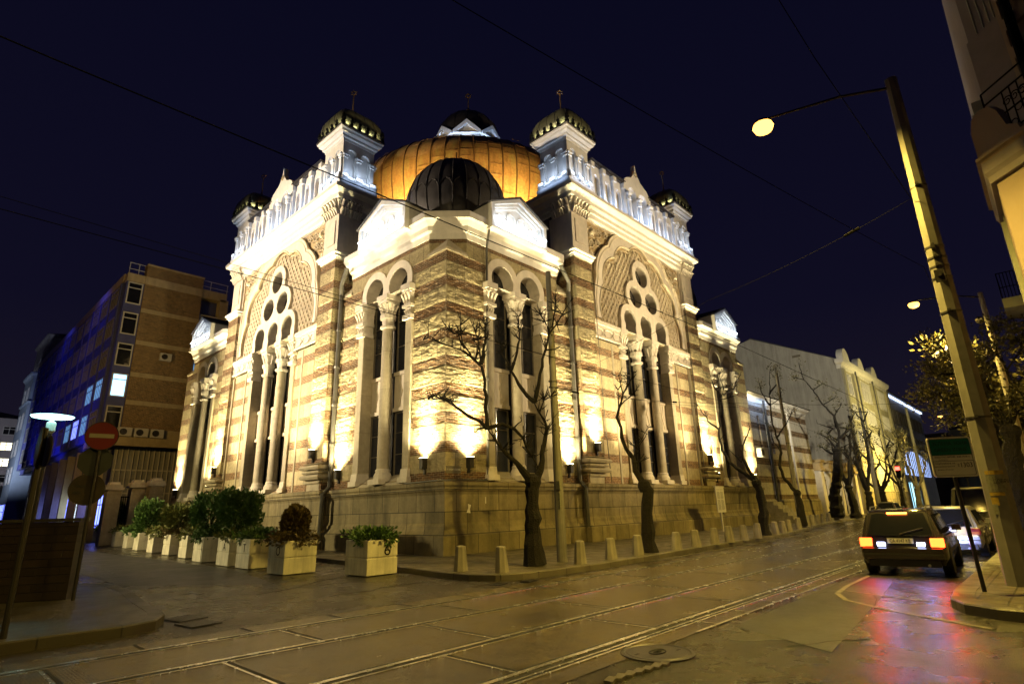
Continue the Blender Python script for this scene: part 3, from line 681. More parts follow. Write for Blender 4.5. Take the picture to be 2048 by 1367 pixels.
    for c in TW: b.add([(c - .75, -.6, 3.25), (c + .75, -.6, 3.25), (c + .75, .26, 2.85), (c - .75, .26, 2.85), (c - .75, -.6, 2.72), (c + .75, -.6, 2.72), (c + .75, .26, 2.72), (c - .75, .26, 2.72)],
                       [(0, 1, 2, 3), (4, 7, 6, 5), (0, 4, 5, 1), (1, 5, 6, 2), (2, 6, 7, 3), (3, 7, 4, 0)])
    parts_obj(b, 'window_sill', mCol, syn)
    # body behind, side walls, cornice
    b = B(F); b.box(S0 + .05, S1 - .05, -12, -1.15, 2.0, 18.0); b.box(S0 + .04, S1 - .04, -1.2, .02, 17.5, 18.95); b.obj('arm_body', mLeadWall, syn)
    pth = [(S0, -9.0), (S0, .40), (S1, .40), (S1, -9.0)]
    b = B(F); b.molding(pth, [(-.35, 17.62), (-.06, 17.62), (.0, 17.7), (.02, 17.95), (.10, 18.0), (.12, 18.22), (.24, 18.34), (.26, 18.55), (.44, 18.68), (.52, 18.76), (.52, 18.98), (.44, 19.04), (-.35, 19.06)] if True else []); b.obj('main_cornice', mWhite2, syn)
    b = B(F); b.add([(S0, .3, 19.02), (S1, .3, 19.02), (S1, -10, 19.02), (S0, -10, 19.02), (CX, -.6, 20.4), (CX, -10, 20.4)], [(0, 1, 4), (1, 2, 5, 4), (2, 3, 5), (3, 0, 4, 5), (0, 3, 2, 1)]); b.obj('arm_roof', mRoof, syn)
    # parapet arcade with ogee centrepiece
    par = sub('parapet', syn)
    for a0, a1 in ((10.7, 14.2), (17.2, 20.7)):
        b = B(F); n = 3; w = (a1 - a0) / n
        hs = [[(a0 + w * (k + .5) - .3, 19.35)] + arc(a0 + w * (k + .5), 20.6, .3, 180, 0, 10) + [(a0 + w * (k + .5) + .3, 19.35)] for k in range(n)]
        b.plate([(a0, 19.04), (a1, 19.04), (a1, 21.45), (a0, 21.45)], [h[::-1] for h in hs], .26, .44); b.obj('arcade_wall', mWhite2, par)
        b = B(F); b.box(a0, a1, .16, .25, 19.04, 21.4); b.obj('arcade_back', mTan, par)
        b = B(F)
        for k in range(n + 1):
            c = a0 + w * k; b.box(c - .11, c + .11, .2, .60, 19.04, 21.1); b.box(c - .17, c + .17, .2, .68, 21.1, 21.45); b.box(c - .15, c + .15, .2, .66, 19.04, 19.3)
        parts_obj(b, 'arcade_post', mWhite2, par)
        b = B(F); b.box(a0 - .1, a1 + .1, .14, .62, 21.45, 21.6); b.box(a0 - .1, a1 + .1, .1, .7, 21.602, 21.66); b.obj('coping', mLead, par)
    og = [(14.15, 19.04), (17.25, 19.04), (17.25, 21.46)] + [(17.2, 21.76), (17.0, 22.02), (16.6, 22.19), (16.25, 22.36), (15.95, 22.70), (15.78, 23.04), (15.7, 23.51), (15.62, 23.04), (15.45, 22.70), (15.15, 22.36), (14.8, 22.19), (14.4, 22.02), (14.2, 21.76)] + [(14.15, 21.46)]
    b = B(F); b.plate(og, [horseshoe(c, 21.0, .5, 19.3, .44)[::-1] for c in (15.05, 16.35)], .36, .66); b.obj('centrepiece', mWhite2, par)
    b = B(F); b.box(14.2, 17.2, .2, .35, 19.04, 21.75); b.obj('centrepiece_back', mWhite2, par)
    b = B(F)
    for c in (14.4, 15.7, 17.0):
        b.lathe([(.13, 19.05), (.11, 19.3), (.10, 20.5)], (c, .74), 10); capital(b, c, .74, 20.3, 20.85, .30, False)
    parts_obj(b, 'colonnette', mWhite2, par)
    b = B(F)
    for q in (0, 1): b.tube([(15.7 + .2 * math.sin(a + q * PI), .68, 22.75 + .2 * math.cos(a + q * PI)) for a in (0, 2 * PI / 3, 4 * PI / 3, 2 * PI)], .018, 4)
    b.obj('star_emblem', mTan, par)
    b = B(F); b.add([(14.2, .3, 21.7), (15.7, .3, 22.9), (17.2, .3, 21.7), (14.2, -4, 21.7), (15.7, -4, 22.7), (17.2, -4, 21.7), (14.2, .3, 19.1), (17.2, .3, 19.1), (14.2, -4, 19.1), (17.2, -4, 19.1)], [(0, 2, 1), (3, 4, 5), (0, 1, 4, 3), (1, 2, 5, 4), (0, 3, 8, 6), (2, 7, 9, 5), (6, 7, 2, 0), (3, 5, 9, 8), (6, 8, 9, 7)]); b.obj('dormer_roof', mRoof, par)
    if lights:
        al = Vector(F(1, 0, 0)) - Vector(F(0, 0, 0))
        floodlight(F, 9.4, 4.75, .42); floodlight(F, 22.0, 4.75, .42)
        for a0, a1 in ((11.0, 14.0), (17.4, 20.4)):
            area('led_lamp', F((a0 + a1) / 2, .98, 19.12), F((a0 + a1) / 2, .52, 20.3), 22, COOL, 2.8, .08, par, along=al)
        area('led_lamp', F(15.7, 1.05, 19.12), F(15.7, .55, 20.6), 26, COOL, 2.2, .08, par, along=al)
        # warm floods on the tympanum, free in front of the wall, no fixture
        for c in (11.4, 20.0):
            spot('floodlight_lamp', F(c, 1.3, 3.1), F(c + (1.6 if c < CX else -1.6), .2, 14.0), 2200, WARM, 60, 1.0, .15, syn)
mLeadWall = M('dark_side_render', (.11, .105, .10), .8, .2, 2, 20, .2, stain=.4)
FR = lambda s, d, z: (s, -d, z)
FL = lambda s, d, z: (-d, s, z)
arm(FR); arm(FL)
# ---- turrets
def turret(cx, cy, faces):
    t = sub('turret', syn); hb = 1.05
    first = len(bpy.data.objects)
    sq = lambda h: [(cx + h, cy - h), (cx - h, cy - h), (cx - h, cy + h), (cx + h, cy + h)]
    b = B(); b.molding(sq(1.0), [(-.3, 18.9), (.2, 18.9), (.2, 19.45), (.12, 19.55), (.12, 19.72), (-.3, 19.74)], True)
    for sx in (-1, 0, 1):
        for h in (-1, 1):
            b.box(cx + sx * .9 - .17, cx + sx * .9 + .17, cy + h * 1.12 - .1, cy + h * 1.12 + .1, 19.4, 19.92); b.box(cx + h * 1.12 - .1, cx + h * 1.12 + .1, cy + sx * .9 - .17, cy + sx * .9 + .17, 19.4, 19.93)
    b.obj('turret_base', mWhite2, t)
    b = B(); b.box(cx - .84, cx + .84, cy - .84, cy + .84, 19.0, 22.5); b.obj('turret_core', mWhite2, t)
    for k in range(4):
        a = k * PI / 2; ca, sa = round(math.cos(a)), round(math.sin(a))
        Fk = lambda s, d, z: (cx + ca * s - sa * (-(1.0) - d), cy + sa * s + ca * (-(1.0) - d), z)
        b = B(Fk); e = 1.0 if k % 2 == 0 else .858
        b.plate([(-e, 19.7), (e, 19.7), (e, 22.55), (-e, 22.55)], [horseshoe(c, 21.75, .27, 19.95, .22)[::-1] for c in (-.43, .43)], -.14, 0); b.obj('turret_wall', mWhite2, t)
        b = B(Fk)
        for c in (-.86, 0, .86):
            b.box(c - .10, c + .10, .0, .06, 19.8, 21.2); b.box(c - .15, c + .15, .0, .13, 21.2, 21.28); b.box(c - .19, c + .19, .0, .17, 21.38, 21.5); b.add([(c - .1, 0, 21.26), (c + .1, 0, 21.26), (c + .1, .06, 21.26), (c - .1, .06, 21.26), (c - .17, 0, 21.39), (c + .17, 0, 21.39), (c + .17, .15, 21.39), (c - .17, .15, 21.39)], [(0, 1, 2, 3), (4, 5, 6, 7), (0, 1, 5, 4), (1, 2, 6, 5), (2, 3, 7, 6), (3, 0, 4, 7)])
        parts_obj(b, 'turret_pilaster', mWhite2, t)
        if faces[k]:
            al = Vector(Fk(1, 0, 0)) - Vector(Fk(0, 0, 0))
            area('led_lamp', Fk(0, .36, 19.62), Fk(0, .05, 20.4), 11, (.55, .70, 1.0), 1.9, .06, t, along=al)
            area('led_lamp', Fk(0, .42, 19.30), Fk(0, .1, 19.62), 2.5, COOL, 2.0, .05, t, along=al)
    b = B(); b.molding(sq(1.0), [(-.3, 22.5), (.02, 22.5), (.06, 22.66), (.14, 22.72), (.16, 22.86), (.30, 22.98), (.33, 23.12), (.40, 23.2), (.40, 23.3), (-.3, 23.32)], True); b.obj('turret_cornice', mWhite2, t)
    b = B(); b.molding(sq(1.0), [(-.9, 23.33), (.43, 23.33), (.43, 23.42), (-.9, 23.46)], True); b.obj('cornice_flashing', mLead, t)
    kz = .842
    for o in list(bpy.data.objects):
        if o.parent == t:
            if o.type == 'MESH':
                for v in o.data.vertices: v.co.z = 19 + (v.co.z - 19) * kz if v.co.z > 19.4 else v.co.z
    b = B(); prof = [(1.0, 22.68), (1.26, 22.86), (1.42, 23.1), (1.46, 23.36), (1.40, 23.66), (1.20, 23.98), (.88, 24.24), (.46, 24.42), (.14, 24.5)]
    # squarish cushion dome
    vs = []; fs = []; n = 32
    for r, z in prof:
        for i in range(n):
            a = 2 * PI * i / n; q = (abs(math.cos(a)) ** 5 + abs(math.sin(a)) ** 5) ** (-1 / 5); vs.append((cx + r * q * math.cos(a), cy + r * q * math.sin(a), z))
    for k in range(len(prof) - 1):
        for i in range(n): j = (i + 1) % n; fs.append((k * n + i, k * n + j, (k + 1) * n + j, (k + 1) * n + i))
    fs += [tuple(range(n))[::-1], tuple((len(prof) - 1) * n + i for i in range(n))]
    b.add(vs, fs); b.obj('dome_cap', mBulb, t, smooth=True)
    b = B()
    for i in range(0, n, 2): b.tube([vs[k * n + i] for k in range(len(prof))], .022, 4)
    b.obj('dome_rib', mLead, t)
    b = B()
    for k in range(4):
        a = k * PI / 2; ca, sa = round(math.cos(a)), round(math.sin(a))
        for i in range(6):
            s = -1.28 + 2.56 * i / 5
            if k % 2 and i in (0, 5): continue
            x, y = cx + ca * s + sa * 1.34, cy + sa * s - ca * 1.34
            b.lathe([(.13, 22.70), (.14, 22.88), (.05, 22.94), (.15, 23.10), (.08, 23.2), (.11, 23.28), (.01, 23.5)], (x, y), 6)
    b.obj('cresting', mBlack, t)
    b = B(); b.lathe([(.12, 24.46), (.18, 24.6), (.07, 24.75), (.04, 24.95), (.03, 26.1)], (cx, cy), 10); fi = b.obj('finial', mGold, t)
    b = B()
    for q in (0, 1): b.tube([(cx + .2 * math.sin(a + q * PI) * .72, cy - .2 * math.sin(a + q * PI) * .69, 26.28 + .2 * math.cos(a + q * PI)) for a in (0, 2 * PI / 3, 4 * PI / 3, 2 * PI)], .028, 4)
    b.obj('finial_star', mGold, t)
    area('dome_lamp', (cx - 1.34, cy, 22.8), (cx - 1.12, cy, 23.4), 13, (1.0, .93, .55), 2.4, .06, t, along=(0, 1, 0))
    area('dome_lamp', (cx, cy - 1.34, 22.8), (cx, cy - 1.12, 23.4), 13, (1.0, .93, .55), 2.4, .06, t, along=(1, 0, 0))
q_ = 9.42; w_ = .50
for (x, y) in ((q_, w_), (w_, q_), (2 * CX - q_, w_), (w_, 2 * CX - q_)): turret(x, y, (1, 0, 0, 1))
# ---- central dome
dm = sub('great_dome', syn)
R0, ZD = 9.9, 25.3
prof = [(8.4, 19.6), (8.9, 20.6), (9.35, 21.8), (9.7, 23.2), (9.88, 24.4), (R0, ZD)]
for i in range(1, 15):
    t_ = i / 15; z = ZD + 4.75 * t_; prof.append((max(2.3, R0 * (1 - t_ ** 2.4) ** (1 / 2.4)), z))
prof.append((2.3, 30.05))
b = B(); b.lathe(prof, (CX, CX), 120); b.obj('dome_shell', mCopper, dm, smooth=True)
b = B()
for k in range(60):
    a = 2 * PI * k / 60 + .03; b.tube([(CX + (r + .02) * math.cos(a), CX + (r + .02) * math.sin(a), z) for r, z in prof], .05, 4)
b.obj('standing_seam', mSeam, dm)
b = B()
random.seed(3)
for k in range(60):
    for lv in range(1, 14, 1):
        if random.random() < .55: continue
        r, z = prof[min(len(prof) - 3, lv + (k % 2))]; z += random.uniform(-.3, .3)
        a0 = 2 * PI * k / 60 + .03; rr = r + .01
        b.tube([(CX + rr * math.cos(a0 + q), CX + rr * math.sin(a0 + q), z) for q in (.01, .05, .095)], .02, 4)
kindof(b.obj('cross_welt', mSeam, dm), 'stuff')
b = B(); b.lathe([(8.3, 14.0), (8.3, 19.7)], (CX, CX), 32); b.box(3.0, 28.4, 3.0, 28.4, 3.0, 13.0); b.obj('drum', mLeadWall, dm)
ln = sub('dome_lantern', syn)
b = B(); b.lathe([(2.75, 29.6), (2.75, 33.0)], (CX, CX), 8, PI / 8); b.obj('lantern_wall', mWhite2, ln)
b = B()
for k in range(8):
    a = k * PI / 4; ca, sa = math.cos(a), math.sin(a); Fk = lambda s, d, z: (CX + ca * (2.58 + d) - sa * s, CX + sa * (2.58 + d) + ca * s, z)
    bb = B(Fk); bb.plate([(-1.08, 30.2), (1.08, 30.2), (1.08, 33.0), (0, 34.0), (-1.08, 33.0)], [[(-.62, 30.5)] + arc(0, 32.3, .62, 180, 0, 10) + [(.62, 30.5)]], -.1, .3)
    bb.plate([(-1.2, 32.85), (1.2, 32.85), (1.2, 33.1), (0, 34.2), (-1.2, 33.1)], [[(-.95, 32.9), (.95, 32.9), (0, 33.8)]], .1, .55)
    b.v += bb.v and [] or []; n0 = len(b.v); b.v += bb.v; b.f += [tuple(i + n0 for i in f) for f in bb.f]
b.obj('lantern_gable', mWhite2, ln)
b = B(); pr = [(2.5, 33.0), (2.75, 33.6), (2.85, 34.3), (2.6, 35.2), (2.0, 36.0), (1.2, 36.6), (.4, 36.9), (.05, 37.0)]; b.lathe(pr, (CX, CX), 24); b.obj('lantern_roof', mLead, ln, smooth=True)
b = B()
for k in range(16):
    a = PI * k / 8; b.tube([(CX + r * math.cos(a), CX + r * math.sin(a), z) for r, z in pr], .03, 4)
b.obj('lantern_rib', mLead, ln)
b = B(); b.lathe([(.15, 36.9), (.26, 37.1), (.1, 37.3), (.05, 37.5), (.04, 38.5)], (CX, CX), 10)
for q in (0, 1): b.tube([(CX + .3 * math.sin(a + q * PI) * .72, CX - .3 * math.sin(a + q * PI) * .69, 38.75 + .3 * math.cos(a + q * PI)) for a in (0, 2 * PI / 3, 4 * PI / 3, 2 * PI)], .045, 4)
b.obj('finial', mGold, ln)
for k in range(3, 8): 
    a = k * PI / 4 + .0
    point('led_lamp', (CX + 4.0 * math.cos(a), CX + 4.0 * math.sin(a), 30.3), 170, COOL, .1, ln)
for o in [q for q in bpy.data.objects if q.parent == ln]:
    if o.type == 'MESH' and not o.name.startswith('finial'):
        for v in o.data.vertices: v.co.z -= .35
# amber floods at the foot of the great dome
for (x, y, tx, ty, e_) in ((5.0, 11.6, 8.3, 13.2, 900), (11.6, 5.0, 13.2, 8.3, 700), (16.8, 3.4, 16.0, 7.6, 900), (3.4, 9.6, 9.0, 12.0, 700), (9.6, 3.4, 12.0, 9.0, 600), (9.2, 8.2, 10.4, 9.6, 420), (3.4, 17.5, 7.2, 16.4, 900), (9.9, 6.9, 12, 9, 380), (6.9, 9.9, 9, 12, 420)):
    spot('dome_flood', (x, y, 20.2), (tx, ty, 24.2), e_ * 3.0, AMB, 110, 1.0, .2, dm)
# ---- drainpipes
def pipe(pts, parent=syn, r=.085):
    b = B(); b.tube(pts, r, 8)
    for i in range(len(pts) - 1):
        p, q = Vector(pts[i]), Vector(pts[i + 1]); n = int((q - p).length / 1.8)
        for k in range(1, n): c = p + (q - p) * k / n; b.tube([tuple(c - Vector((0, 0, .05))), tuple(c + Vector((0, 0, .05)))], r * 1.35, 8)
    b.obj('drainpipe', mPipe, parent)
pipe([(7.35, -.42, 13.75), (8.1, -.3, 13.1), (8.25, -.15, 12.6), (8.3, -.14, 2.95), (8.3, -.45, 2.6), (8.32, -.48, .2)], r=.11)
pipe([(-.42, 7.35, 13.75), (-.3, 8.0, 13.1), (-.15, 8.22, 12.6), (-.14, 8.25, 2.95), (-.45, 8.28, 2.6), (-.48, 8.3, .2)], r=.11)
pipe([(23.1, -.14, 13.4), (23.1, -.14, 2.95), (23.1, -.45, 2.6), (23.1, -.48, .2)])
pipe([(2.1, -.5, 13.9), (2.28, -.12, 13.2), (2.20, -.10, 2.95), (2.0, -.12, 2.86)], r=.05)
pipe([(-.05, 23.1, 13.4), (-.14, 23.1, 2.95)])
# cables and gutter along the plinth
b = B(); b.tube([(2.0, -.26, 2.83), (.2, -.26, 2.83), (-.26, .1, 2.82), (-.26, 2.2, 2.80)], .035, 6); b.tube([(10.3, -.62, 2.8), (10.25, -.5, 6), (10.3, -.4, 14)], .02, 5); b.tube([(21.2, -.45, 2.8), (21.2, -.42, 16)], .025, 5); b.tube([(20.8, -.3, 2.8), (20.7, -.3, 11.4)], .02, 5)
parts_obj(b, 'wall_cable', mPipe, syn)
# street nameplate on the corner buttress
b = B(FR); b.box(.02, .78, .005, .03, 3.08, 3.36); pl = b.obj('street_nameplate', mFrame, syn)
text('БУЛ. МАРИЯ ЛУИЗА' if False else 'УЛ. ЕКЗАРХ ЙОСИФ', .085, pl, (.40, -.034, 3.22), (PI / 2, 0, 0), mSignW, sx=.85)
# poster scraps pasted on the plinth
b = B(FR); b.plate([(1.05, 1.62), (1.25, 1.60), (1.22, 1.75), (1.28, 1.9), (1.12, 1.95), (1.14, 1.8)], [], .052, .056); b.plate([(2.05, 1.95), (2.1, 1.95), (2.1, 2.2), (2.05, 2.2)], [], .052, .056)
parts_obj(b, 'poster_scrap', mSignW, syn)
# ================================================================== GROUND, ROAD, PAVEMENTS
def sheet(name, poly, z, mat, thick=0.0):
    b = B(); n = len(poly)
    if thick: b.v = [(x, y, z) for x, y in poly] + [(x, y, z - thick) for x, y in poly]; b.f = [tuple(range(n)), tuple(range(n, 2 * n))[::-1]] + [(i, (i + 1) % n, (i + 1) % n + n, i + n) for i in range(n)]
    else: b.v = [(x, y, z) for x, y in poly]; b.f = [tuple(range(n))]
    return kindof(b.obj(name, mat), 'structure')
sheet('ground', [(-300, -300), (500, -300), (500, 500), (-300, 500)], 0, mAsph)
def curve_y(x):
    t = min(1, max(0, (x - 12) / 28)); return 3.2 * t * t * (3 - 2 * t)
def yy(y, x): return y + curve_y(x)
xs = [-60, -30, -14, -8, -4, 0, 4, 8, 12, 16, 20, 25, 30, 36, 44, 55, 70, 90, 120]
ky = -6.02
main_kerb = [(0, -6.88), (3, -6.78), (6, -6.58), (9, -6.46), (12, -6.42)] + [(x, yy(-6.42, x)) for x in xs if x > 13]
ky = -6.42
pv = main_kerb + [(130, 40), (45, 40), (45, 60), (-1.2, 60), (-1.5, 31), (-2.2, 12), (-2.95, 2.6), (-3.15, .4), (-3.45, -2.0), (-3.88, -4.6), (-3.88, -5.6), (-3.6, -6.25), (-3.0, -6.62), (-1.9, -6.8)]
sheet('pavement', pv, .15, mPave, .14)
def kerb(path, w=.22, h=.156, name='kerb', m=None):
    b = B(); b.molding(path, [(-w, 0.0), (.015, 0.0), (.015, h - .02), (-.005, h), (-w, h)]); return kindof(b.obj(name, m or mKerb, bevel=0), 'structure')
kerb([(p[0], p[1]) for p in (main_kerb[::-1] + [(-1.9, -6.8), (-3.0, -6.62), (-3.6, -6.25), (-3.88, -5.6), (-3.88, -4.6), (-3.45, -2.0), (-3.15, .4), (-2.95, 2.6), (-2.2, 12), (-1.5, 31), (-1.2, 60)])])
# left pavement with the granite wall
LP = [(-40, -6.15), (-13.5, -6.15), (-12.4, -6.08), (-11.5, -6.15), (-11.0, -5.95), (-10.72, -5.4), (-10.62, -4.9), (-10.45, -3.3), (-10.15, -1.2), (-10.0, 1.3), (-10.6, 2.3), (-12, 3.2), (-40, 3.6)]
sheet('pavement', LP, .15, mPaveL, .14)
kerb([(p[0], p[1]) for p in LP][::-1], m=mKerbL)
# right pavement
RP = [(200, -12.0), (120, -11.0), (60, -13.6), (40, -14.6), (20, -15.15), (-1.2, -15.2), (-2.3, -15.28), (-2.8, -15.5), (-3.08, -15.9), (-3.15, -16.4), (-3.2, -40), (200, -40)]
sheet('pavement', RP, .15, mPave, .14)
kerb(RP[:11][::-1], w=.3)
# tram slab with rails and joints
TY = [-7.78, -9.22, -10.88, -12.30]
xr = [-60, -30, -20] + list(range(-16, 50, 2)) + [55, 65, 80, 100, 120]
def ry(y0, x):
    if y0 == TY[0] and x < -6: return yy(y0 + min(.32, (-6 - x) * .048), x)
    if y0 == TY[1] and x < -6: return yy(y0 + min(.32, (-6 - x) * .055), x)
    return yy(y0, x)
sl = [(x, ry(TY[0], x) + .55) for x in xr] + [(x, yy(-12.88, x)) for x in xr[::-1]]
b = B(); n = len(xr)
b.v = [(x, ry(TY[0], x) + .55, .006) for x in xr] + [(x, yy(-12.88, x), .006) for x in xr]; b.f = [(i, i + 1, n + i + 1, n + i) for i in range(n - 1)]
kindof(b.obj('tramway_slab', mSlab), 'structure')
def strip(name, pts, w, z, mat, parent=None):
    b = B(); vs = []
    for i, (x, y) in enumerate(pts):
        p = Vector(pts[max(0, i - 1)]); q = Vector(pts[min(len(pts) - 1, i + 1)]); t = (q - p).normalized(); nx, ny = -t.y * w / 2, t.x * w / 2
        vs += [(x + nx, y + ny, z), (x - nx, y - ny, z), (x - nx, y - ny, z - .012), (x + nx, y + ny, z - .012)]
    fs = []
    for i in range(len(pts) - 1):
        for k in range(4): fs.append((i * 4 + k, i * 4 + (k + 1) % 4, i * 4 + 4 + (k + 1) % 4, i * 4 + 4 + k))
    b.add(vs, fs); return b.obj(name, mat, parent)
tl = ('northmost polished tram rail, the one nearest the striped synagogue', 'second tram rail from the synagogue side, deeply grooved', 'third tram rail counted from the synagogue kerb', 'fourth and southmost tram rail, doubled by a steel guard strip')
for i, y0 in enumerate(TY):
    t = thing('tram_rail', tl[i], 'rail', group='steel tram rails in the road')
    P1 = [(x, ry(y0, x)) for x in xr]
    strip('rail_head', P1, .075, .016, mSteel, t)
    strip('rail_flange', [(x, y - .095) for x, y in P1], .075, .013, mGroove, t)
    strip('rail_guard', [(x, y - .155) for x, y in P1], .035, .015, mSteel, t)
    strip('joint_filler', [(x, y + .07) for x, y in P1], .05, .010, mGroove, t)
    if i == 3: strip('guard_strip', [(x, y - .20) for x, y in P1], .04, .0125, mGroove, t); strip('guard_strip', [(x, y - .245) for x, y in P1], .04, .016, mSteel, t)
j = 0
b = B(); b2 = B()
for i, (a, c, off) in enumerate(((0, 1, -12.7), (1, 2, -11.15), (2, 3, -12.2))):
    x = off
    while x < 42:
        for dx, bb in ((0, b), (.06, b2)):
            bb.box(x + dx, x + dx + .035, ry(TY[c], x) + .06, ry(TY[a], x) - .15, .002, .012)
        x += 2.9
x = -13.0
while x < 30: b2.box(x, x + .04, ry(TY[0], x) + .08, ry(TY[0], x) + .55, .002, .012); x += 1.45
x = -5.6
while x < 30: b.box(x, x + .03, yy(-12.86, x), yy(-12.52, x), .002, .012); x += 1.2
kindof(b.obj('slab_joint', mSteel), 'structure'); kindof(b2.obj('slab_groove', mGroove), 'structure')
kindof(strip('slab_edge', [(x, yy(-12.88, x)) for x in [-6.3] + [q for q in xr if q > -6]], .05, .018, mSteel), 'structure')
# worn lane lines and parking bay marks
kindof(strip('road_marking', [(3.2, -6.95), (14, -6.95 + .3), (22, -6.5 + .3)], .05, .010, mLine), 'structure')
kindof(strip('road_marking', [(1.6, -13.25), (-.4, -13.3), (-1.6, -13.42), (-2.35, -13.75), (-3.0, -14.5), (-3.9, -15.9)], .09, .010, mLine), 'structure')
kindof(strip('road_marking', [(-1.2, -13.4), (-1.75, -14.9)], .06, .0105, mLine), 'structure')
# asphalt patches
mPatch = asphalt('darker_asphalt_patch', (.028, .026, .022), .46, 90, .8, .010, cracks=False)
sheet('asphalt_patch', [(-5.6, -13.1), (2, -13.0), (2.4, -13.7), (-2.0, -14.2), (-6.4, -14.6)], .005, mPatch)
sheet('asphalt_patch', [(-9.6, 2), (-7.0, -1.6), (-5.9, 4), (-5.6, 30), (-8.8, 30)], .005, mPatch)
# cracks, tar seams and a row of old setts by the manhole
random.seed(77)
def crack(x0, y0, ang, L, w, mat=None, nm='road_crack', z=.0085):
    pts = [(x0, y0)]; a = ang
    for k in range(int(L / .12)): a += random.uniform(-.45, .45); a += (ang - a) * .3; pts.append((pts[-1][0] + .12 * math.cos(a), pts[-1][1] + .12 * math.sin(a)))
    kindof(strip(nm, pts, w, z, mat or mGroove), 'structure')
for x0, y0, a, L, w in ((-3.2, -14.4, .25, 2.2, .009), (-6.4, -14.1, -.3, 1.3, .008), (-.2, -14.0, -2.6, 1.2, .010), (-8.2, -3.2, .4, 3.4, .012), (-7.4, -5.0, .1, 4.5, .012), (-6.1, -.8, 1.3, 6, .014), (-8.9, 6, 1.5, 9, .02)):
    crack(x0, y0, a, L, w)
for k in range(13):
    t_ = k / 12; x = -8.05 - .9 * t_; y = -13.35 + .12 * t_ + .03 * (k % 2)
    b = B(); a = .3 + random.uniform(-.15, .15); ca, sa = math.cos(a), math.sin(a)
    q = [(-.055, -.05), (.055, -.055), (.05, .05), (-.05, .055)]; b.add([(x + ca * u - sa * v, y + sa * u + ca * v, .002) for u, v in q] + [(x + .9 * (ca * u - sa * v), y + .9 * (sa * u + ca * v), .022 + random.uniform(0, .01)) for u, v in q], [(3, 2, 1, 0), (4, 5, 6, 7), (0, 1, 5, 4), (1, 2, 6, 5), (2, 3, 7, 6), (3, 0, 4, 7)]); kindof(b.obj('granite_sett', mKerb), 'structure')
# manhole
mh = thing('manhole_cover', 'round iron manhole cover with a small monogram beside the southmost rail', 'manhole cover', (-7.62, -13.02, 0))
b = B(); b.lathe([(.44, .0), (.44, .016), (.40, .020), (.385, .012), (.37, .012), (.36, .017), (.02, .017)], (0, 0), 48); b.obj('cover', mIron, mh)
b = B(); b.tube([(.13 * math.cos(a), .085 * math.sin(a), .02) for a in [2 * PI * i / 20 for i in range(21)]], .008, 4)
b.tube([(-.05, -.03, .02), (-.05, .03, .02)], .006, 4); b.tube([(.05, -.03, .02), (.05, .03, .02)], .006, 4); b.tube([(-.02, .03, .02), (.02, .03, .02), (-.02, -.03, .02), (.02, -.03, .02)], .006, 4)
b.box(-.28, -.2, .12, .15, .012, .02); b.box(.2, .28, -.16, -.13, .012, .02); b.obj('cast_mark', mGroove, mh)
# drain grates
def grate(x, y, rz, label, w=.5, h=.6):
    g = thing('drain_grate', label, 'drain grate', (x, y, 0), rz, 'storm drain grates')
    b = B(); b.box(-w / 2, w / 2, -h / 2, h / 2, .001, .008); b.obj('pit', mGroove, g)
    b = B()
    for i in range(9): xx = -w / 2 + w * (i + .5) / 9; b.box(xx - .014, xx + .014, -h / 2, h / 2, .008, .022)
    for yv in (-h / 2, h / 2 - .04): b.box(-w / 2, w / 2, yv, yv + .04, .009, .024)
    b.obj('bars', mMetalPole, g)
grate(-10.33, -5.25, .2, 'steel drain grate beside the left corner kerb, farther of the pair'); grate(-10.36, -6.0, .12, 'steel drain grate beside the left corner kerb, nearer of the pair')
grate(-4.0, -6.75, .3, 'small drain grate by the corner kerb, the left of two', .4, .28); grate(-3.2, -7.0, .2, 'small drain grate by the corner kerb, the right of two', .4, .28)
# ================================================================== BOLLARDS
def bollard(x, y, label, proto=[None]):
    if proto[0] is None:
        t = thing('bollard', label, 'bollard', (x, y, .15), 0, 'squat concrete bollards along the synagogue kerb')
        b = B(); b.lathe([(.205, 0), (.20, .02), (.145, .60), (.13, .635), (.05, .645)], (0, 0), 8, PI / 8); b.obj('post', mConc, t, bevel=.012); proto[0] = t; return t
    t = copy_tree(proto[0]); t.location = (x, y, .15 - random.uniform(0, .03)); t['label'] = label; t.rotation_euler = (random.uniform(-.05, .05), random.uniform(-.05, .05), random.uniform(-.4, .4)); t.scale = (random.uniform(.94, 1.05),) * 2 + (random.uniform(.94, 1.03),); return t
BL = [(-3.42, -4.75), (-3.14, -6.02), (-.36, -6.45), (1.26, -6.42), (2.93, -6.34), (5.47, -6.38), (6.98, -6.4), (8.55, -6.42), (9.95, -6.43), (11.46, -6.42), (12.97, -6.42)]
nm = ['concrete bollard at the rounded pavement corner, leftmost of the row', 'concrete bollard with dark paint stains, second from the corner', 'concrete bollard just right of the near tram pole', 'concrete bollard between the near tram pole and the second tree', 'concrete bollard right beside the second pollarded tree', 'first concrete bollard right of the second tree', 'second concrete bollard right of the second tree', 'third concrete bollard right of the second tree', 'concrete bollard in front of the white notice board', 'concrete bollard just right of the notice board', 'concrete bollard just before the third tree trunk']
for (x, y), l in zip(BL, nm): bollard(x, y, l)
far = [(16.5, 'first'), (18.0, 'second'), (19.5, 'third'), (22.5, 'fourth'), (24.3, 'fifth'), (26.2, 'sixth'), (28.6, 'seventh'), (31, 'eighth'), (33.5, 'ninth'), (36, 'tenth'), (38.6, 'eleventh')]
for x, w in far: bollard(x, yy(-6.2, x), w + ' concrete bollard beyond the third tree, counting away down the street')
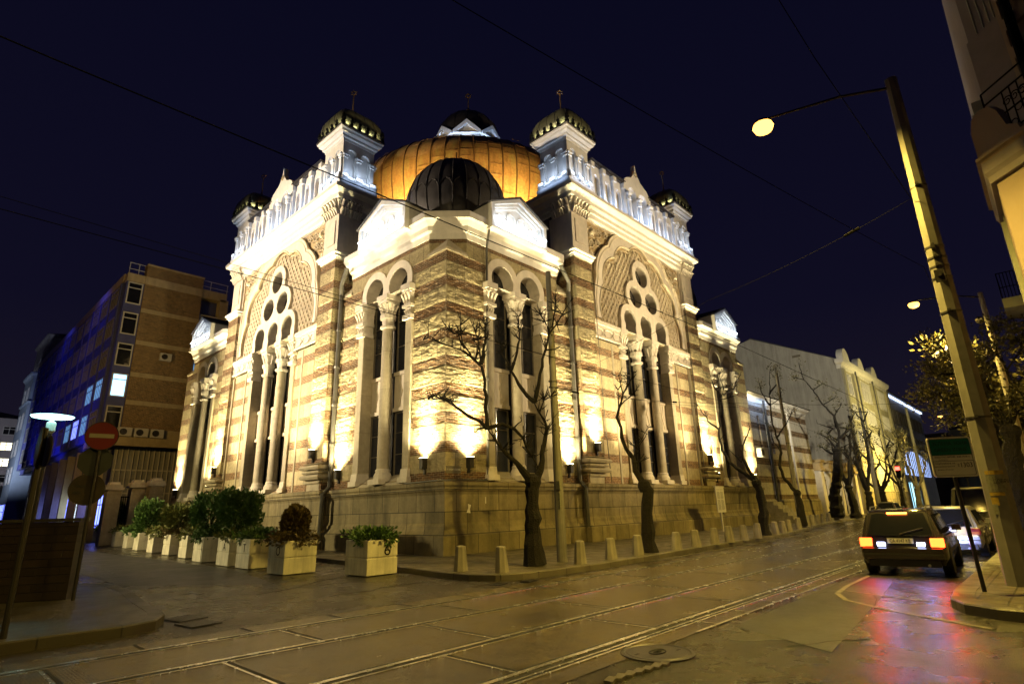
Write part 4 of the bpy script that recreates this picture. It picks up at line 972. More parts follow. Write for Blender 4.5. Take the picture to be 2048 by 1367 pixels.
# ================================================================== PLANTERS WITH SHRUBS
def leafmat(name, c1, c2):
    m, t, b = newmat(name); oi = N(t, 'ShaderNodeTexCoord').outputs['Object']
    c = ramp(t, noise(t, oi, 3.5, 3), [(.35, c1), (.65, c2)]); t.links.new(c, b.inputs['Base Color']); b.inputs['Roughness'].default_value = .6; return m
mLeaf = leafmat('dark_conifer_leaf', (.05, .11, .02), (.11, .21, .05)); mLeaf2 = leafmat('olive_conifer_leaf', (.09, .12, .025), (.20, .21, .06)); mLeafB = leafmat('brown_juniper_leaf', (.08, .055, .016), (.15, .11, .04))
mLeafT = leafmat('street_tree_leaf', (.04, .04, .010), (.10, .085, .025))
def leafy(b, c, r, n, size, flat=1.0, hollow=.55, up=.5, lump=.25):
    """leaf tufts through an uneven ellipsoid"""
    ph = [random.uniform(0, 6.28) for _ in range(6)]
    for _ in range(n):
        th = random.uniform(0, 2 * PI); u = random.uniform(-1, 1); s = math.sqrt(1 - u * u)
        d = Vector((s * math.cos(th), s * math.sin(th), u))
        k = 1 + lump * (math.sin(3 * th + ph[0]) * math.cos(2.5 * u + ph[1]) + .6 * math.sin(5 * th + ph[2] + 4 * u))
        rr = random.uniform(hollow, 1) ** .6 * k
        p = Vector((c[0] + d.x * r[0] * rr, c[1] + d.y * r[1] * rr, c[2] + d.z * r[2] * rr))
        ax = (d + Vector((random.uniform(-.6, .6), random.uniform(-.6, .6), up + random.uniform(-.4, .4)))).normalized()
        w = ax.cross(Vector((random.uniform(-1, 1), random.uniform(-1, 1), random.uniform(-1, 1)))).normalized()
        L = size * random.uniform(.6, 1.5); wd = L * .28
        b.add([tuple(p - w * wd * .3), tuple(p + ax * L * .5 - w * wd), tuple(p + ax * L), tuple(p + ax * L * .5 + w * wd)], [(0, 1, 2, 3)])
PT = [(-4.83, -2.42), (-5.93, .28), (-5.68, 3.35), (-5.62, 5.23), (-5.42, 8.37), (-4.96, 11.6), (-4.62, 15.0), (-4.40, 18.4), (-4.1, 22.2), (-3.75, 25.9), (-3.47, 29.9), (-2.95, 34.2), (-2.5, 38.8), (-2.05, 43.8)]
dist = ('spray-painted with a 6 at the corner, nearest the street', 'spray-painted with an O under a round bush', 'marked with a painted T', 'marked with a painted A', 'with a pale blue stripe down its corner', 'sixth from the street end', 'seventh from the street end', 'eighth from the street end', 'ninth from the street end', 'tenth from the street end', 'eleventh from the street end', 'twelfth from the street end', 'thirteenth from the street end', 'fourteenth and farthest in the row')
pproto = None
rz_ = [0.0, .02, .03, .02, .04, .05, .04, .05, .05, .06, .06, .07, .07, .08]
for i, ((x, y), w) in enumerate(zip(PT, dist)):
    lab = 'white concrete planter box ' + w
    if pproto is None:
        pl = thing('planter', lab, 'planter', (x, y, 0), 0, 'white concrete planters along the side street'); pproto = pl
        b = B(); b.box(0, 1.02, 0, 1.15, .02, .47); b.box(.02, 1.0, .02, 1.13, .465, .505); b.box(0, 1.02, 0, 1.15, .50, .96); b.obj('planter_box', mPlanter, pl, bevel=.015)
        b = B(); b.box(.09, .93, .09, 1.06, .955, .97); b.obj('soil', mBark, pl)
    else: pl = copy_tree(pproto); pl.location = (x, y, 0); pl['label'] = lab; pl.rotation_euler = (0, 0, -rz_[i])
    if i == 0: pass
    if 0: text('6', .36, pl, (.58, -.004, .74), (PI / 2, 0, 0), mBark, 'painted_digit', sx=1.2)
    planters = globals().setdefault('planters', []); planters.append(pl)
    if 0: text({1: 'O', 2: 'T', 3: 'A'}[i], .34, pl, (-.004, .62, .72), (PI / 2, 0, -PI / 2), mBark, 'painted_letter')
    if i == 4: b = B(); b.box(-.006, .0, .05, .12, .02, .95); b.obj('paint_stripe', mCoolPaint if False else mMetalPole, pl)
    # low juniper spilling over the rim
    lv = B(); cxp, cyp = x + .51, y + .57
    nn = max(150, int(1500 / (1 + i * .45)))
    mt = (mLeaf, mLeafB, mLeaf, mLeaf2, mLeaf, mLeaf2, mLeafB, mLeaf2, mLeaf, mLeaf, mLeaf2, mLeaf, mLeaf, mLeaf2)[i]
    leafy(lv, (cxp, cyp, 1.06), (.66, .72, .22), nn, .10 + .008 * i, lump=.3, hollow=.1, up=.3)
    for k in range(7):
        a = random.uniform(0, 2 * PI); leafy(lv, (cxp + .56 * math.cos(a), cyp + .62 * math.sin(a), .96), (.16, .16, .16), nn // 9, .09 + .006 * i, up=-.2, hollow=0)
    o = lv.obj('juniper', mt, recalc=False); tag(o, 'low juniper over the planter ' + w, 'shrub', 'low junipers in the planters')
for i, w in enumerate('6OTA'):
    if i == 0: text(w, .42, planters[0], (.66, -.006, .66), (PI / 2, 0, 0), mBark, 'painted_digit', sx=1.2)
    else: text(w, .38, planters[i], (-.006, .45, .66), (PI / 2, 0, -PI / 2), mBark, 'painted_letter')
BU = [(1, -5.35, .95, 1.52, .38, .45, mLeafB, 'round brown-green bush standing in the planter marked O'), (3, -5.05, 5.9, 1.85, .72, .82, mLeaf, 'large dark green conifer bush, the right one of the big pair'), (4, -4.9, 9.2, 1.85, .78, .85, mLeaf, 'large dark green conifer bush, the left one of the big pair'),
      (6, -4.1, 15.6, 1.75, .75, .62, mLeaf2, 'olive conifer bush between the big pair and the globe bushes'), (8, -3.6, 22.6, 1.9, .72, .85, mLeaf, 'dark globe conifer in front of the gate pillars'), (11, -2.5, 35, 2.0, .82, .95, mLeaf, 'farthest round dark conifer before the grey warehouse wall')]
for k, (i, x, y, z, r, rz, mt, lab) in enumerate(BU):
    t = thing('conifer_bush', lab, 'bush', (x, y, .95), 0, 'round conifers in the planters')
    b = B(); b.tube([(0, 0, 0), (.02, 0, z - 1.1)], .04, 6)
    for q in range(6): a = q * 1.05; b.tube([(0, 0, .2), (r * .5 * math.cos(a), r * .5 * math.sin(a), z - .95)], .02, 5)
    b.obj('trunk', mBark, t)
    lv = B(); n = int(5200 / (1 + k * .35)); leafy(lv, (0, 0, z - .95), (r, r, rz), n, .10 + .012 * k, hollow=.35, lump=.16, up=.7)
    for q in range(9):
        a = random.uniform(0, 2 * PI); u = random.uniform(-.5, .9); leafy(lv, (r * .72 * math.cos(a), r * .72 * math.sin(a), z - .95 + rz * u * .8), (r * .35, r * .35, rz * .4), n // 14, .10 + .012 * k, hollow=.2, up=.7)
    lv.obj('foliage', mt, t, recalc=False)
# ================================================================== TREES
CV = Vector((-14.272, -16.984))
def tree(base, branches, r0, label, group='pollarded trees along the synagogue pavement', leaves=0, jit=.16, seed=1, name='pollarded_tree', lm=None, twigs=3, lsize=.09, lrad=.35):
    random.seed(seed); bv = Vector(base) - CV; bv.normalize(); lat = Vector((bv.y, -bv.x)); dep = bv
    t = thing(name, label, 'tree', (base[0], base[1], .15), 0, group)
    base_z = 0
    b = B(); tips = []
    depth = {}
    def key(u, z): return (round(u, 1), round(z, 1))
    for bi, br in enumerate(branches):
        trunk = bi == 0
        w = depth.get(key(*br[0]), None)
        if w is None:
            w = 0.0; bd = 9e9
            for (ku, kz), vv in depth.items():
                q = (ku - br[0][0]) ** 2 + (kz - br[0][1]) ** 2
                if q < bd: bd = q; w = vv
        dr = random.choice((-1, 1)) * random.uniform(.25, .6)
        pts = []; rad = []; zt = br[0][1]
        L = 0; tot = sum(math.hypot(br[i + 1][0] - br[i][0], br[i + 1][1] - br[i][1]) for i in range(len(br) - 1))
        for i, (u, z) in enumerate(br):
            if i: st = math.hypot(u - br[i - 1][0], z - br[i - 1][1]); L += st; w += 0 if trunk else dr * st * .45
            depth[key(u, z)] = w
            pts.append((lat.x * u + dep.x * w, lat.y * u + dep.y * w, z - .15))
            f = L / max(tot, .01)
            if trunk: r = r0 * (1.0 - .22 * f) * (1.35 if i == 0 else 1)
            else:
                big = tot > 1.4
                ra = r0 * (.52 if big and br[0][1] < 3.2 else .28 if big else .12); rb = max(.014, r0 * .06)
                r = ra + (rb - ra) * f ** .8
            rad.append(r)
        # subdivide with crooked noise
        P2, R2 = [], []
        for i in range(len(pts) - 1):
            p, q = Vector(pts[i]), Vector(pts[i + 1]); n = max(1, int((q - p).length / .22))
            for k in range(n):
                f = k / n; c = p.lerp(q, f); j_ = .0 if (i == 0 and k == 0) else (.03 if trunk else .022 + .02 * (tot > 1.4))
                P2.append(tuple(c + Vector([random.uniform(-j_, j_) for _ in range(3)]))); R2.append((rad[i] * (1 - f) + rad[i + 1] * f) * random.uniform(.9, 1.18))
        P2.append(pts[-1]); R2.append(rad[-1])
        b.tube(P2, R2, 9 if trunk else 7, jit=jit * .6)
        if trunk: b.lathe([(rad[-1] * .9, pts[-1][2] - .25), (rad[-1] * 1.35, pts[-1][2] - .05), (rad[-1] * 1.2, pts[-1][2] + .1), (rad[-1] * .4, pts[-1][2] + .2)], (pts[-1][0], pts[-1][1]), 9)
        else:
            tips.append(P2[-1])
            for k in range(twigs if tot > .6 else 1):   # short crooked twigs
                i = random.randrange(len(P2) // 2, len(P2)); p = Vector(P2[i]); d = Vector((random.uniform(-1, 1), random.uniform(-1, 1), random.uniform(-.2, 1))).normalized(); l = random.uniform(.12, .42) * (1 + tot * .1)
                q = p + d * l; b.tube([tuple(p), tuple(p.lerp(q, .5) + Vector((0, 0, .03))), tuple(q + Vector((0, 0, .06)))], [.018, .012, .007], 4); tips.append(tuple(q))
                if random.random() < .9: d2 = (d + Vector((random.uniform(-.8, .8), random.uniform(-.8, .8), .4))).normalized(); b.tube([tuple(p.lerp(q, .5)), tuple(p.lerp(q, .5) + d2 * l * .6)], [.013, .007], 4)
    b.obj('trunk_and_limbs', mBark, t)
    if leaves:
        lv = B()
        for tp in tips: leafy(lv, tp, (lrad, lrad, lrad * .7), leaves, lsize, hollow=.0, lump=.3)
        lv.obj('foliage', lm or mLeafT, t, recalc=False)
    return t
T1=[[(0.0,0.15),(-0.04,1.01),(-0.02,1.89),(0.02,2.49)],[(-0.03,2.49),(-0.31,2.81),(-0.64,3.19),(-1.02,3.58),(-1.27,4.0)],[(-1.27,4.0),(-1.55,4.27),(-2.04,4.54),(-2.37,4.78),(-2.66,4.99),(-2.93,5.0),(-3.09,4.97)],[(-2.04,4.54),(-2.37,4.86),(-2.6,4.89)],[(-2.93,5.0),(-2.95,5.13)],[(-1.27,4.0),(-1.29,4.35),(-1.29,4.88),(-1.31,5.41),(-1.41,5.82),(-1.7,6.17),(-2.24,6.4),(-2.64,6.55),(-2.91,6.67),(-3.08,6.61)],[(-1.7,6.17),(-1.97,6.53),(-2.05,7.17)],[(-1.9,6.39),(-2.1,6.81),(-2.34,6.93)],[(-1.41,5.89),(-1.29,6.64),(-1.22,7.42)],[(-1.41,5.89),(-1.45,6.37),(-1.56,6.86)],[(-2.64,6.55),(-2.85,6.69)],[(-1.27,4.0),(-1.5,4.02),(-1.66,3.9)],[(-1.27,4.0),(-0.88,4.11),(-0.49,4.01),(-0.21,3.74),(-0.13,3.42),(0.08,3.14),(0.2,2.85)],[(-0.49,4.01),(-0.36,4.13),(-0.26,4.19)],[(0.12,2.49),(0.3,3.04),(0.39,3.53),(0.52,4.04),(0.42,4.3),(0.24,4.63),(0.15,4.9)],[(0.15,4.9),(0.34,5.49),(0.43,6.03),(0.58,6.58),(0.74,7.06),(0.92,7.34),(1.17,7.69),(1.36,7.97)],[(0.74,7.06),(0.59,7.49),(0.46,7.79)],[(0.92,7.34),(1.22,7.33)],[(0.58,6.54),(0.85,6.57),(1.05,6.66)],[(0.81,7.23),(0.91,7.77),(0.95,7.98)],[(1.1,7.58),(1.45,7.82)],[(0.52,4.04),(0.71,4.26)],[(0.3,4.56),(0.45,4.95),(0.65,5.04)],[(0.15,4.93),(-0.07,5.17),(-0.32,5.58),(-0.57,6.0),(-0.66,6.34),(-0.89,6.63),(-0.92,6.98),(-0.96,7.34)],[(-0.57,6.0),(-0.43,6.4),(-0.27,7.03),(-0.25,7.74)]]
T2=[[(-0.0,0.15),(0.01,0.55),(0.04,1.11),(0.08,1.75),(0.17,2.18),(0.05,2.4)],[(0.05,2.4),(-0.2,2.92),(-0.24,3.37),(-0.51,3.76),(-0.59,4.15),(-0.63,4.54),(-0.76,4.94),(-0.65,5.33),(-0.45,5.88),(-0.26,6.27),(-0.18,6.76)],[(-0.45,5.88),(-0.55,6.62)],[(-0.36,6.03),(-0.09,6.42),(0.05,6.74)],[(-0.65,5.33),(-0.4,5.55),(0.06,5.92)],[(-0.65,5.25),(-0.62,6.01)],[(-0.24,3.37),(-0.05,3.82),(0.38,4.41)],[(-0.05,3.74),(0.24,4.11),(0.29,4.22)],[(-0.18,3.15),(0.15,3.51)],[(-0.13,2.92),(-0.13,3.75)],[(-0.18,3.18),(0.32,3.35)]]
T3=[[(-0.02,0.14),(0.07,1.21),(0.06,2.22),(-0.05,2.64)],[(-0.05,2.64),(-0.68,3.29),(-1.23,3.74),(-1.46,4.4),(-1.58,5.07),(-1.42,5.94),(-1.39,6.61),(-1.19,7.39),(-1.04,7.72)],[(-1.53,5.5),(-2.0,5.99),(-2.44,6.83)],[(-1.2,7.28),(-1.54,8.01),(-1.64,8.6)],[(-1.08,7.38),(-0.51,7.77),(-0.11,8.42)],[(-1.15,4.38),(-0.63,3.71)],[(-1.22,7.16),(-0.36,7.3)],[(-0.04,2.74),(-0.45,3.49),(-0.54,4.34),(0.02,5.49)],[(-1.04,7.72),(-1.15,8.54)]]
T4=[[(-0.06,0.28),(-0.03,1.68),(-0.06,2.21)],[(-0.06,2.21),(-0.29,2.52),(-0.74,3.26),(-0.81,3.99),(-0.58,4.72),(-0.73,5.73),(-0.85,6.89),(-0.82,7.93),(-0.66,9.49),(-0.43,10.67)],[(-0.82,7.93),(-1.24,8.76),(-1.33,9.85)],[(-0.77,8.71),(-0.19,9.43),(-0.09,10.49)],[(-0.73,5.73),(-0.02,6.56),(0.58,7.52)],[(-0.58,4.72),(-1.03,5.63),(-0.98,6.39)],[(-0.82,7.93),(-0.24,8.26),(0.09,8.87)]]
T5=[[(-0.02,0.35),(0.17,2.21),(0.73,4.25),(0.9,5.69)],[(0.9,5.69),(1.25,6.96),(1.18,8.3),(0.47,9.38),(-0.08,10.65),(-0.62,11.59),(-0.79,13.04)],[(0.9,5.69),(0.34,6.71),(-0.2,7.09)],[(1.2,6.64),(2.49,7.51)],[(0.47,9.38),(1.46,9.95)],[(-0.62,11.59),(-1.44,11.88)],[(1.25,6.96),(1.04,8.31),(1.84,9.57)],[(0.86,5.04),(0.03,5.75),(-0.43,6.11)],[(-0.08,10.65),(0.6,11.09)]]
TR=[[(-0.33,0.52),(-0.14,1.63),(0.06,2.77),(0.14,3.59)],[(0.14,3.59),(-0.16,4.86),(-0.33,5.46),(-0.56,5.82),(-0.89,6.22),(-1.11,6.74)],[(-0.16,4.86),(-0.76,4.82),(-1.34,5.04),(-1.75,4.83)],[(-0.33,5.46),(-0.75,5.66),(-1.22,5.61),(-1.5,5.86)],[(0.14,3.59),(0.39,4.53),(0.44,5.45),(0.32,6.24),(0.54,6.84)],[(0.14,3.59),(-0.2,3.99),(-0.8,4.13),(-1.32,4.06)],[(0.44,5.45),(0.88,5.99),(1.06,6.59)],[(0.14,3.59),(0.65,4.49)],[(-0.1,4.22),(-0.28,4.5),(-0.84,4.45),(-1.26,4.63)]]
tree((-1.36, -5.6), T1, .24, 'largest bare pollarded tree with forked dark trunk, nearest the street corner', seed=11, twigs=20)
tree((4.0, -6.1), T2, .22, 'slender pollarded tree with a knobbly trunk, second from the corner', seed=12, twigs=9)
tree((15.4, -5.85), T3, .22, 'bent pollarded tree standing where the street paving meets the striped annex', seed=13, twigs=9)
tree((24.3, -4.9), T4, .22, 'pollarded tree with a few pale green leaves in front of the striped annex', seed=14, leaves=26, twigs=3, lrad=.3)
tree((38.5, -3.1), T5, .42, 'tall dark pollarded tree in front of the pale block with a bare gable', seed=15, leaves=14, twigs=3, lrad=.5, lsize=.14)
def pollard(seed, h=7.5, sp=2.2):
    random.seed(seed); f = random.uniform(2.3, 3.2); out = [[(0, .15), (random.uniform(-.1, .1), 1.3), (random.uniform(-.2, .2), f)]]
    u0 = out[0][-1]
    for k in range(4):
        a = random.uniform(-1, 1) * sp; p = [u0]; n = 4
        for i in range(1, n + 1): p.append((u0[0] + a * (i / n) ** .7 + random.uniform(-.15, .15), u0[1] + (h - f) * (i / n) * random.uniform(.75, 1.0)))
        out.append(p)
        for q in range(3):
            s_ = random.choice(p[2:]); out.append([s_, (s_[0] + random.uniform(-.7, .7), s_[1] + random.uniform(.3, 1.0)), (s_[0] + random.uniform(-1, 1), s_[1] + random.uniform(.8, 1.7))])
    return out
for k, (x, y, h, l) in enumerate(((44.0, -3.2, 8, 'crooked bare tree just right of the tallest dark pollard'), (50.5, -3.1, 9, 'bare tree beside the leaning pole before the yellow-lit facade'), (57.5, -2.9, 7.5, 'low forked bare tree before the yellow-lit facade'), (67, -2.9, 9, 'bare tree in front of the blue-lit gallery window'), (76, -3.0, 9.5, 'bare tree just past the blue-lit gallery window'))):
    tree((x, y), pollard(30 + k, h, 2.6), .34, l, seed=40 + k, twigs=4, leaves=(0, 4, 0, 6, 6)[k], lsize=.16, lrad=.6)
tree((8.7, -16.0), TR, .26, 'leafy olive-green street tree behind the big tram pole on the right pavement', group=None, leaves=42, seed=21, twigs=16, name='leafy_street_tree', lsize=.10, lrad=.48)
for k, (x, y, h, l) in enumerate(((22, -16.4, 8.5, 'dark leafy tree behind the right-hand leafy tree'), (34, -15.6, 9, 'dark leafy tree farther down the right pavement'), (52, -13.8, 10, 'dark leafy tree near the far red traffic light'), (72, -12.2, 11, 'dark leafy tree at the far end of the street'))):
    tree((x, y), pollard(60 + k, h, 3.0), .28, l, group='leafy trees along the right pavement', leaves=60, seed=70 + k, twigs=7, name='leafy_street_tree', lsize=.24, lrad=.95)
# grass tuft at the second tree
# ================================================================== POLES, LAMPS, SIGNS
mLampHot = E_('sodium_lamp_glow', (1.0, .46, .08), 2.6); mLampWarm = E_('far_lamp_glow', (1.0, .55, .12), 3)
def tram_pole(x, y, h, r0, r1, label, n=8, arm=None, bands=(), posters=False, lamp_e=0, lamp=None, lean=(0, 0)):
    t = thing('tram_pole', label, 'pole', (x, y, .15), 0, 'concrete tram poles'); h = h - .15
    b = B(); b.tube([(0, 0, -.02), (lean[0] * .5, lean[1] * .5, h / 2), (lean[0], lean[1], h)], [r0, (r0 + r1) / 2, r1], n); b.obj('post', mConcPole, t)
    b = B()
    for z in bands:
        r = r0 + (r1 - r0) * z / h + .012; b.tube([(0, 0, z - .02), (0, 0, z + .02)], r, n); b.box(-r - .1, -r + .02, -.03, .03, z - .02, z + .03)
    if bands: parts_obj(b, 'steel_band', mIron, t)
    if lamp:
        lx, ly, lz = lamp; px, py, pz = lean[0], lean[1], h - .12
        q = (lx - x, ly - y, lz - .15)
        b = B(); b.tube([(px, py, pz - .1), (px + (q[0] - px) * .4, py + (q[1] - py) * .4, pz + (q[2] - pz) * .55 + .12), (q[0], q[1], q[2] + .13)], [.04, .035, .03], 6); a_ = b.obj('lamp_arm', mMetalPole, t)
        hd = B(); d = Vector((q[0] - px, q[1] - py, 0)).normalized(); 
        hd.lathe([(.10, q[2] + .10), (.20, q[2] + .06), (.22, q[2] + .01), (.21, q[2])], (q[0] + d.x * .15, q[1] + d.y * .15), 14); hd.obj('lamp_head', mMetalPole, t)
        gl = B(); gl.lathe([(.22, q[2] - .005), (.25, q[2] - .08), (.20, q[2] - .19), (.08, q[2] - .25)], (q[0] + d.x * .15, q[1] + d.y * .15), 14); gl.obj('lamp_glass', mLampHot, t)
        spot('street_light', (q[0] + d.x * .15, q[1] + d.y * .15, q[2] - .30), (q[0] + d.x * .6, q[1] + d.y * .6, 0), lamp_e, SOD, 155, .6, .12, t)
    if posters:
        b = B()
        for i, (a, z0, z1, m) in enumerate(((3.5, 1.55, 1.95, 0), (3.7, 1.98, 2.1, 1), (4.3, 1.3, 1.45, 1), (4.4, 1.15, 1.32, 0))): pass
    return t
mPoster = M('pasted_poster', (.20, .20, .15), .7, .35, 18, 30, .2); mPosterY = M('yellow_poster', (.38, .26, .03), .7, .3, 18, 30, .2)
big = tram_pole(-.10, -16.05, 11.05, .235, .125, 'huge leaning concrete tram pole with pasted posters on the right corner pavement', 8, bands=(3.0, 5.15, 5.9, 6.15, 6.35, 6.6, 8.05), lamp=(-.95, -13.55, 10.78), lamp_e=3500)
for i, (z0, z1, m, w) in enumerate(((1.62, 1.92, mPoster, .9), (1.93, 2.0, mPosterY, .9), (1.55, 1.61, mPosterY, .7), (1.38, 1.52, mPosterY, .35), (1.22, 1.40, mPoster, .25))):
    b = B(); r = .232 - z0 * .01; a0 = math.radians(150)
    vs = []; n = 6
    for k in range(n + 1):
        a = a0 + w * 1.5 * k / n
        for z in (z0, z1): vs.append((r * 1.01 * math.cos(a), r * 1.01 * math.sin(a), z))
        for z in (z0, z1): vs.append((r * .95 * math.cos(a), r * .95 * math.sin(a), z))
    fs = []
    for k in range(n): q = k * 4; fs += [(q, q + 4, q + 5, q + 1), (q + 2, q + 3, q + 7, q + 6), (q, q + 2, q + 6, q + 4), (q + 1, q + 5, q + 7, q + 3)]
    b.add(vs, fs); b.obj('pasted_poster', m, big)
text('ДОБРИЧ', .10, big, (-.205, -.135, 1.80), (PI / 2, 0, math.radians(-57)), mInk, sx=.8)
# camera housing and bracket bits on the pole
b = B(); b.box(.10, .42, -.06, .06, 6.55, 6.6); b.add([(.12, -.05, 6.55), (.4, -.05, 6.55), (.3, -.05, 6.2), (.12, -.05, 6.2), (.12, .05, 6.55), (.4, .05, 6.55), (.3, .05, 6.2), (.12, .05, 6.2)], [(0, 1, 2, 3), (7, 6, 5, 4), (0, 4, 5, 1), (1, 5, 6, 2), (2, 6, 7, 3), (3, 7, 4, 0)]); b.box(-.42, -.1, -.04, .04, 5.85, 5.92); b.box(-.4, -.3, -.08, .08, 5.75, 6.0); b.box(-.35, -.1, -.03, .03, 6.5, 6.58); parts_obj(b, 'bracket', mIron, big)
lp = tram_pole(-.07, -5.55, 9.55, .16, .085, 'round concrete tram pole between the first two pollarded trees', 14, bands=(5.3, 5.5, 7.2), lean=(-.02, .0))
b = B(); b.box(-.14, -.10, -.14, .0, 1.55, 2.0); b.box(-.15, -.09, -.16, -.02, 2.1, 2.35); b.obj('pasted_poster', mPoster, lp)
third = tram_pole(25.4, -4.4, 10.1, .15, .09, 'pale concrete tram pole behind the slightly leafy pollarded tree', 12, bands=(5.2,))
tram_pole(54.5, -2.95, 11, .24, .14, 'pale leaning tram pole in front of the yellow-lit facade', 12)
tram_pole(82, -3.0, 14, .28, .16, 'farthest tram pole on the left pavement past the blue-lit window', 10)
slim = tram_pole(19.6, -16.0, 11.0, .17, .10, 'slim tram pole with a small burning street lamp behind the big pole', 10, lamp=(18.8, -13.6, 10.95), lamp_e=3500)
tram_pole(44, -14.9, 11.5, .17, .10, 'far tram pole with street lamp seen through the leafy tree', 10, lamp=(44, -12.4, 11.2), lamp_e=5000)
p0 = tram_pole(-19.5, -16.1, 11.0, .2, .12, 'tram pole with street lamp behind the photographer', 8, lamp=(-19.2, -13.6, 10.8), lamp_e=1700)
def small_lamp(x, y, z, label):
    t = thing('hanging_street_lamp', label, 'street lamp', (x, y, z), 0, 'far street lamps')
    b = B(); b.lathe([(.08, .25), (.2, .15), (.28, .0)], (0, 0), 10); b.obj('lamp_shade', mMetalPole, t); b = B(); b.lathe([(.24, -.01), (.22, -.14), (.1, -.22)], (0, 0), 10); b.obj('lamp_glass', mLampWarm, t); return t
# floodlights added to light facades, planters and gable, on poles and an unseen mast
def added_flood(par, loc, tgt, e, col, ang, rad=.25):
    d = (Vector(tgt) - Vector(loc)).normalized(); b = B(); p = Vector(loc); b.tube([tuple(p - d * .35), tuple(p - d * .1), tuple(p - d * .05)], [.06, .16, .2], 10); b.obj('added_floodlight', mIron, par)
    spot('facade_wash', loc, tgt, e, col, ang, .7, rad, par)

lx = thing('added_light_mast', 'added unseen steel mast with floodlights standing in the side street beyond the left edge', 'mast', (-20.5, 21, 0)); b = B(); b.tube([(0, 0, 0), (0, 0, 11)], [.14, .09], 10); b.obj('post', mMetalPole, lx)  # mast added out of view to light the left facade and planters
added_flood(slim, (0, .4, 8.0), (-5, 15.5, 12.5), 9000, (1.0, .76, .42), 85)
added_flood(p0, (.2, .2, 9.0), (20.5, 18, 8.5), 5500, (1.0, .76, .36), 36)  # added flood from behind the camera, lights the near corner faces
added_flood(lx, (.3, 0, 11), (20.5, -6.5, 13.5), 27000, (1.0, .80, .56), 66)
added_flood(lx, (.6, 0, 10), (21, 21, 14), 4200, (1.0, .58, .12), 60)
added_flood(lx, (.3, -.3, 9), (15.5, -4, 0), 9500, (1.0, .80, .36), 85)
added_flood(slim, (.3, .3, 9.6), (44, 25, 13), 17000, (1.0, .9, .66), 40)
p69 = tram_pole(69, -10.6, 11.0, .17, .10, 'added far tram pole with street lamp before the blue-lit gallery', 10, lamp=(69, -8.2, 10.9), lamp_e=17000)  # pole and lamp added to brighten the cream facade
added_flood(p69, (0, .4, 8), (3, 10.5, 11), 4500, (1.0, .82, .30), 140)
# road sign of the parking zone
ps = thing('parking_sign', 'green and white parking zone sign on a leaning post at the kerb', 'road sign', (-1.27, -15.62, .15), 0)
b = B(); b.tube([(0, 0, 0), (.02, .05, 2.65)], .033, 10); b.obj('post', mMetalPole, ps)
sg = sub('sign_panel', ps); sg.location = (.0, .02, 2.24); vdir = math.atan2(-16.98 + 15.6, -14.27 + 1.27); sg.rotation_euler = (0, 0, vdir + PI / 2 + .42)
def rrect(w, h, r): return [p for cx_, cz_, a in ((w - r, h - r, 0), (-w + r, h - r, 90), (-w + r, -h + r, 180), (w - r, -h + r, 270)) for p in arc(cx_, cz_, r, a, a + 90, 5)]
Fs = lambda s, d, z: (s, -d, z)
b = B(Fs); b.plate(rrect(.33, .335, .04), [], .035, .05); b.plate(rrect(.345, .35, .045), [rrect(.328, .333, .04)[::-1]], .02, .06); b.obj('panel', mSignW, sg)
b = B(Fs); b.plate(rrect(.318, .323, .03), [rrect(.312, .317, .03)[::-1]], .045, .053); b.box(-.315, .315, .045, .053, .03, .04); b.box(-.315, .315, .045, .053, -.075, -.067); b.obj('printed_line', mInk, sg)
b = B(Fs); b.box(-.312, .312, .045, .0535, .04, .315); b.obj('green_field', mSignG, sg)
for s_, z, sz, m_, sx in (('ЗЕЛЕНА ЗОНА', .235, .085, mInk, .95), ('GREEN ZONE', .125, .085, mInk, 1.0), ('РАБОТНО ВРЕМЕ  8:00-19:00 ч.', -.002, .042, mInk, .92), ('Working time', -.045, .026, mInk, 1), ('СТАЦИОНИРАНЕ НА', -.115, .038, mInk, .9), ('максимален престой', -.165, .032, mInk, .95), ('duration of 2 hours', -.22, .032, mInk, 1.0)):
    x_ = 0 if z > -.01 else (-.15 if z < -.1 else -.15); text(s_, sz, sg, (x_, -.055, z), (PI / 2, 0, 0), m_, sx=sx)
text('1303', .12, sg, (.19, -.055, -.15), (PI / 2, 0, 0), mInk, sx=.85); text('SMS', .035, sg, (.07, -.055, -.15), (PI / 2, -PI / 2, 0), mInk)
# left signs
NZ, NZ2, NZ3 = 3.34, 2.80, 2.20
ne = thing('no_entry_sign', 'red no-entry sign on a pole at the end of the brown granite wall', 'road sign', (-11.33, -1.75, .15), 0)
b = B(); b.tube([(0, 0, 0), (.0, .0, 3.5)], .035, 10); b.obj('post', mMetalPole, ne)
va = math.atan2(-16.98 + 1.75, -14.27 + 11.33)
def disc(par, z, r, mat, front=.045, th=.012, n=36, name='sign_plate', rz=None, off=(0, 0), off2=0):
    q = sub(name + '_mount', par) if False else None
    b = B(); a = (va + PI / 2) if rz is None else rz; ca, sa = math.cos(a), math.sin(a)
    Fd = lambda s, d, zz: (ca * (s + off2) + sa * d, sa * (s + off2) - ca * d, zz)
    b.xf = Fd; b.plate([(off[0] + x, zz) for x, zz in arc(0, z, r, 22.5 if n == 8 else 0, 382.5 if n == 8 else 360, n)[:-1]], [], front, front + th); return b.obj(name, mat, par), Fd
d_, Fd = disc(ne, NZ, .30, mRed); b = B(Fd); b.box(-.225, .225, .058, .064, NZ - .045, NZ + .045); b.obj('white_bar', M('grey_sign_white', (.26, .23, .20), .5, .1, 3, 20, .05), ne)  # bar in a greyer tone than the other sign whites
b = B(Fd); b.plate(arc(0, NZ, .312, 0, 360, 36)[:-1], [arc(0, NZ, .297, 0, 360, 36)[:-1][::-1]], .03, .06); b.obj('sign_rim', mMetalPole, ne)
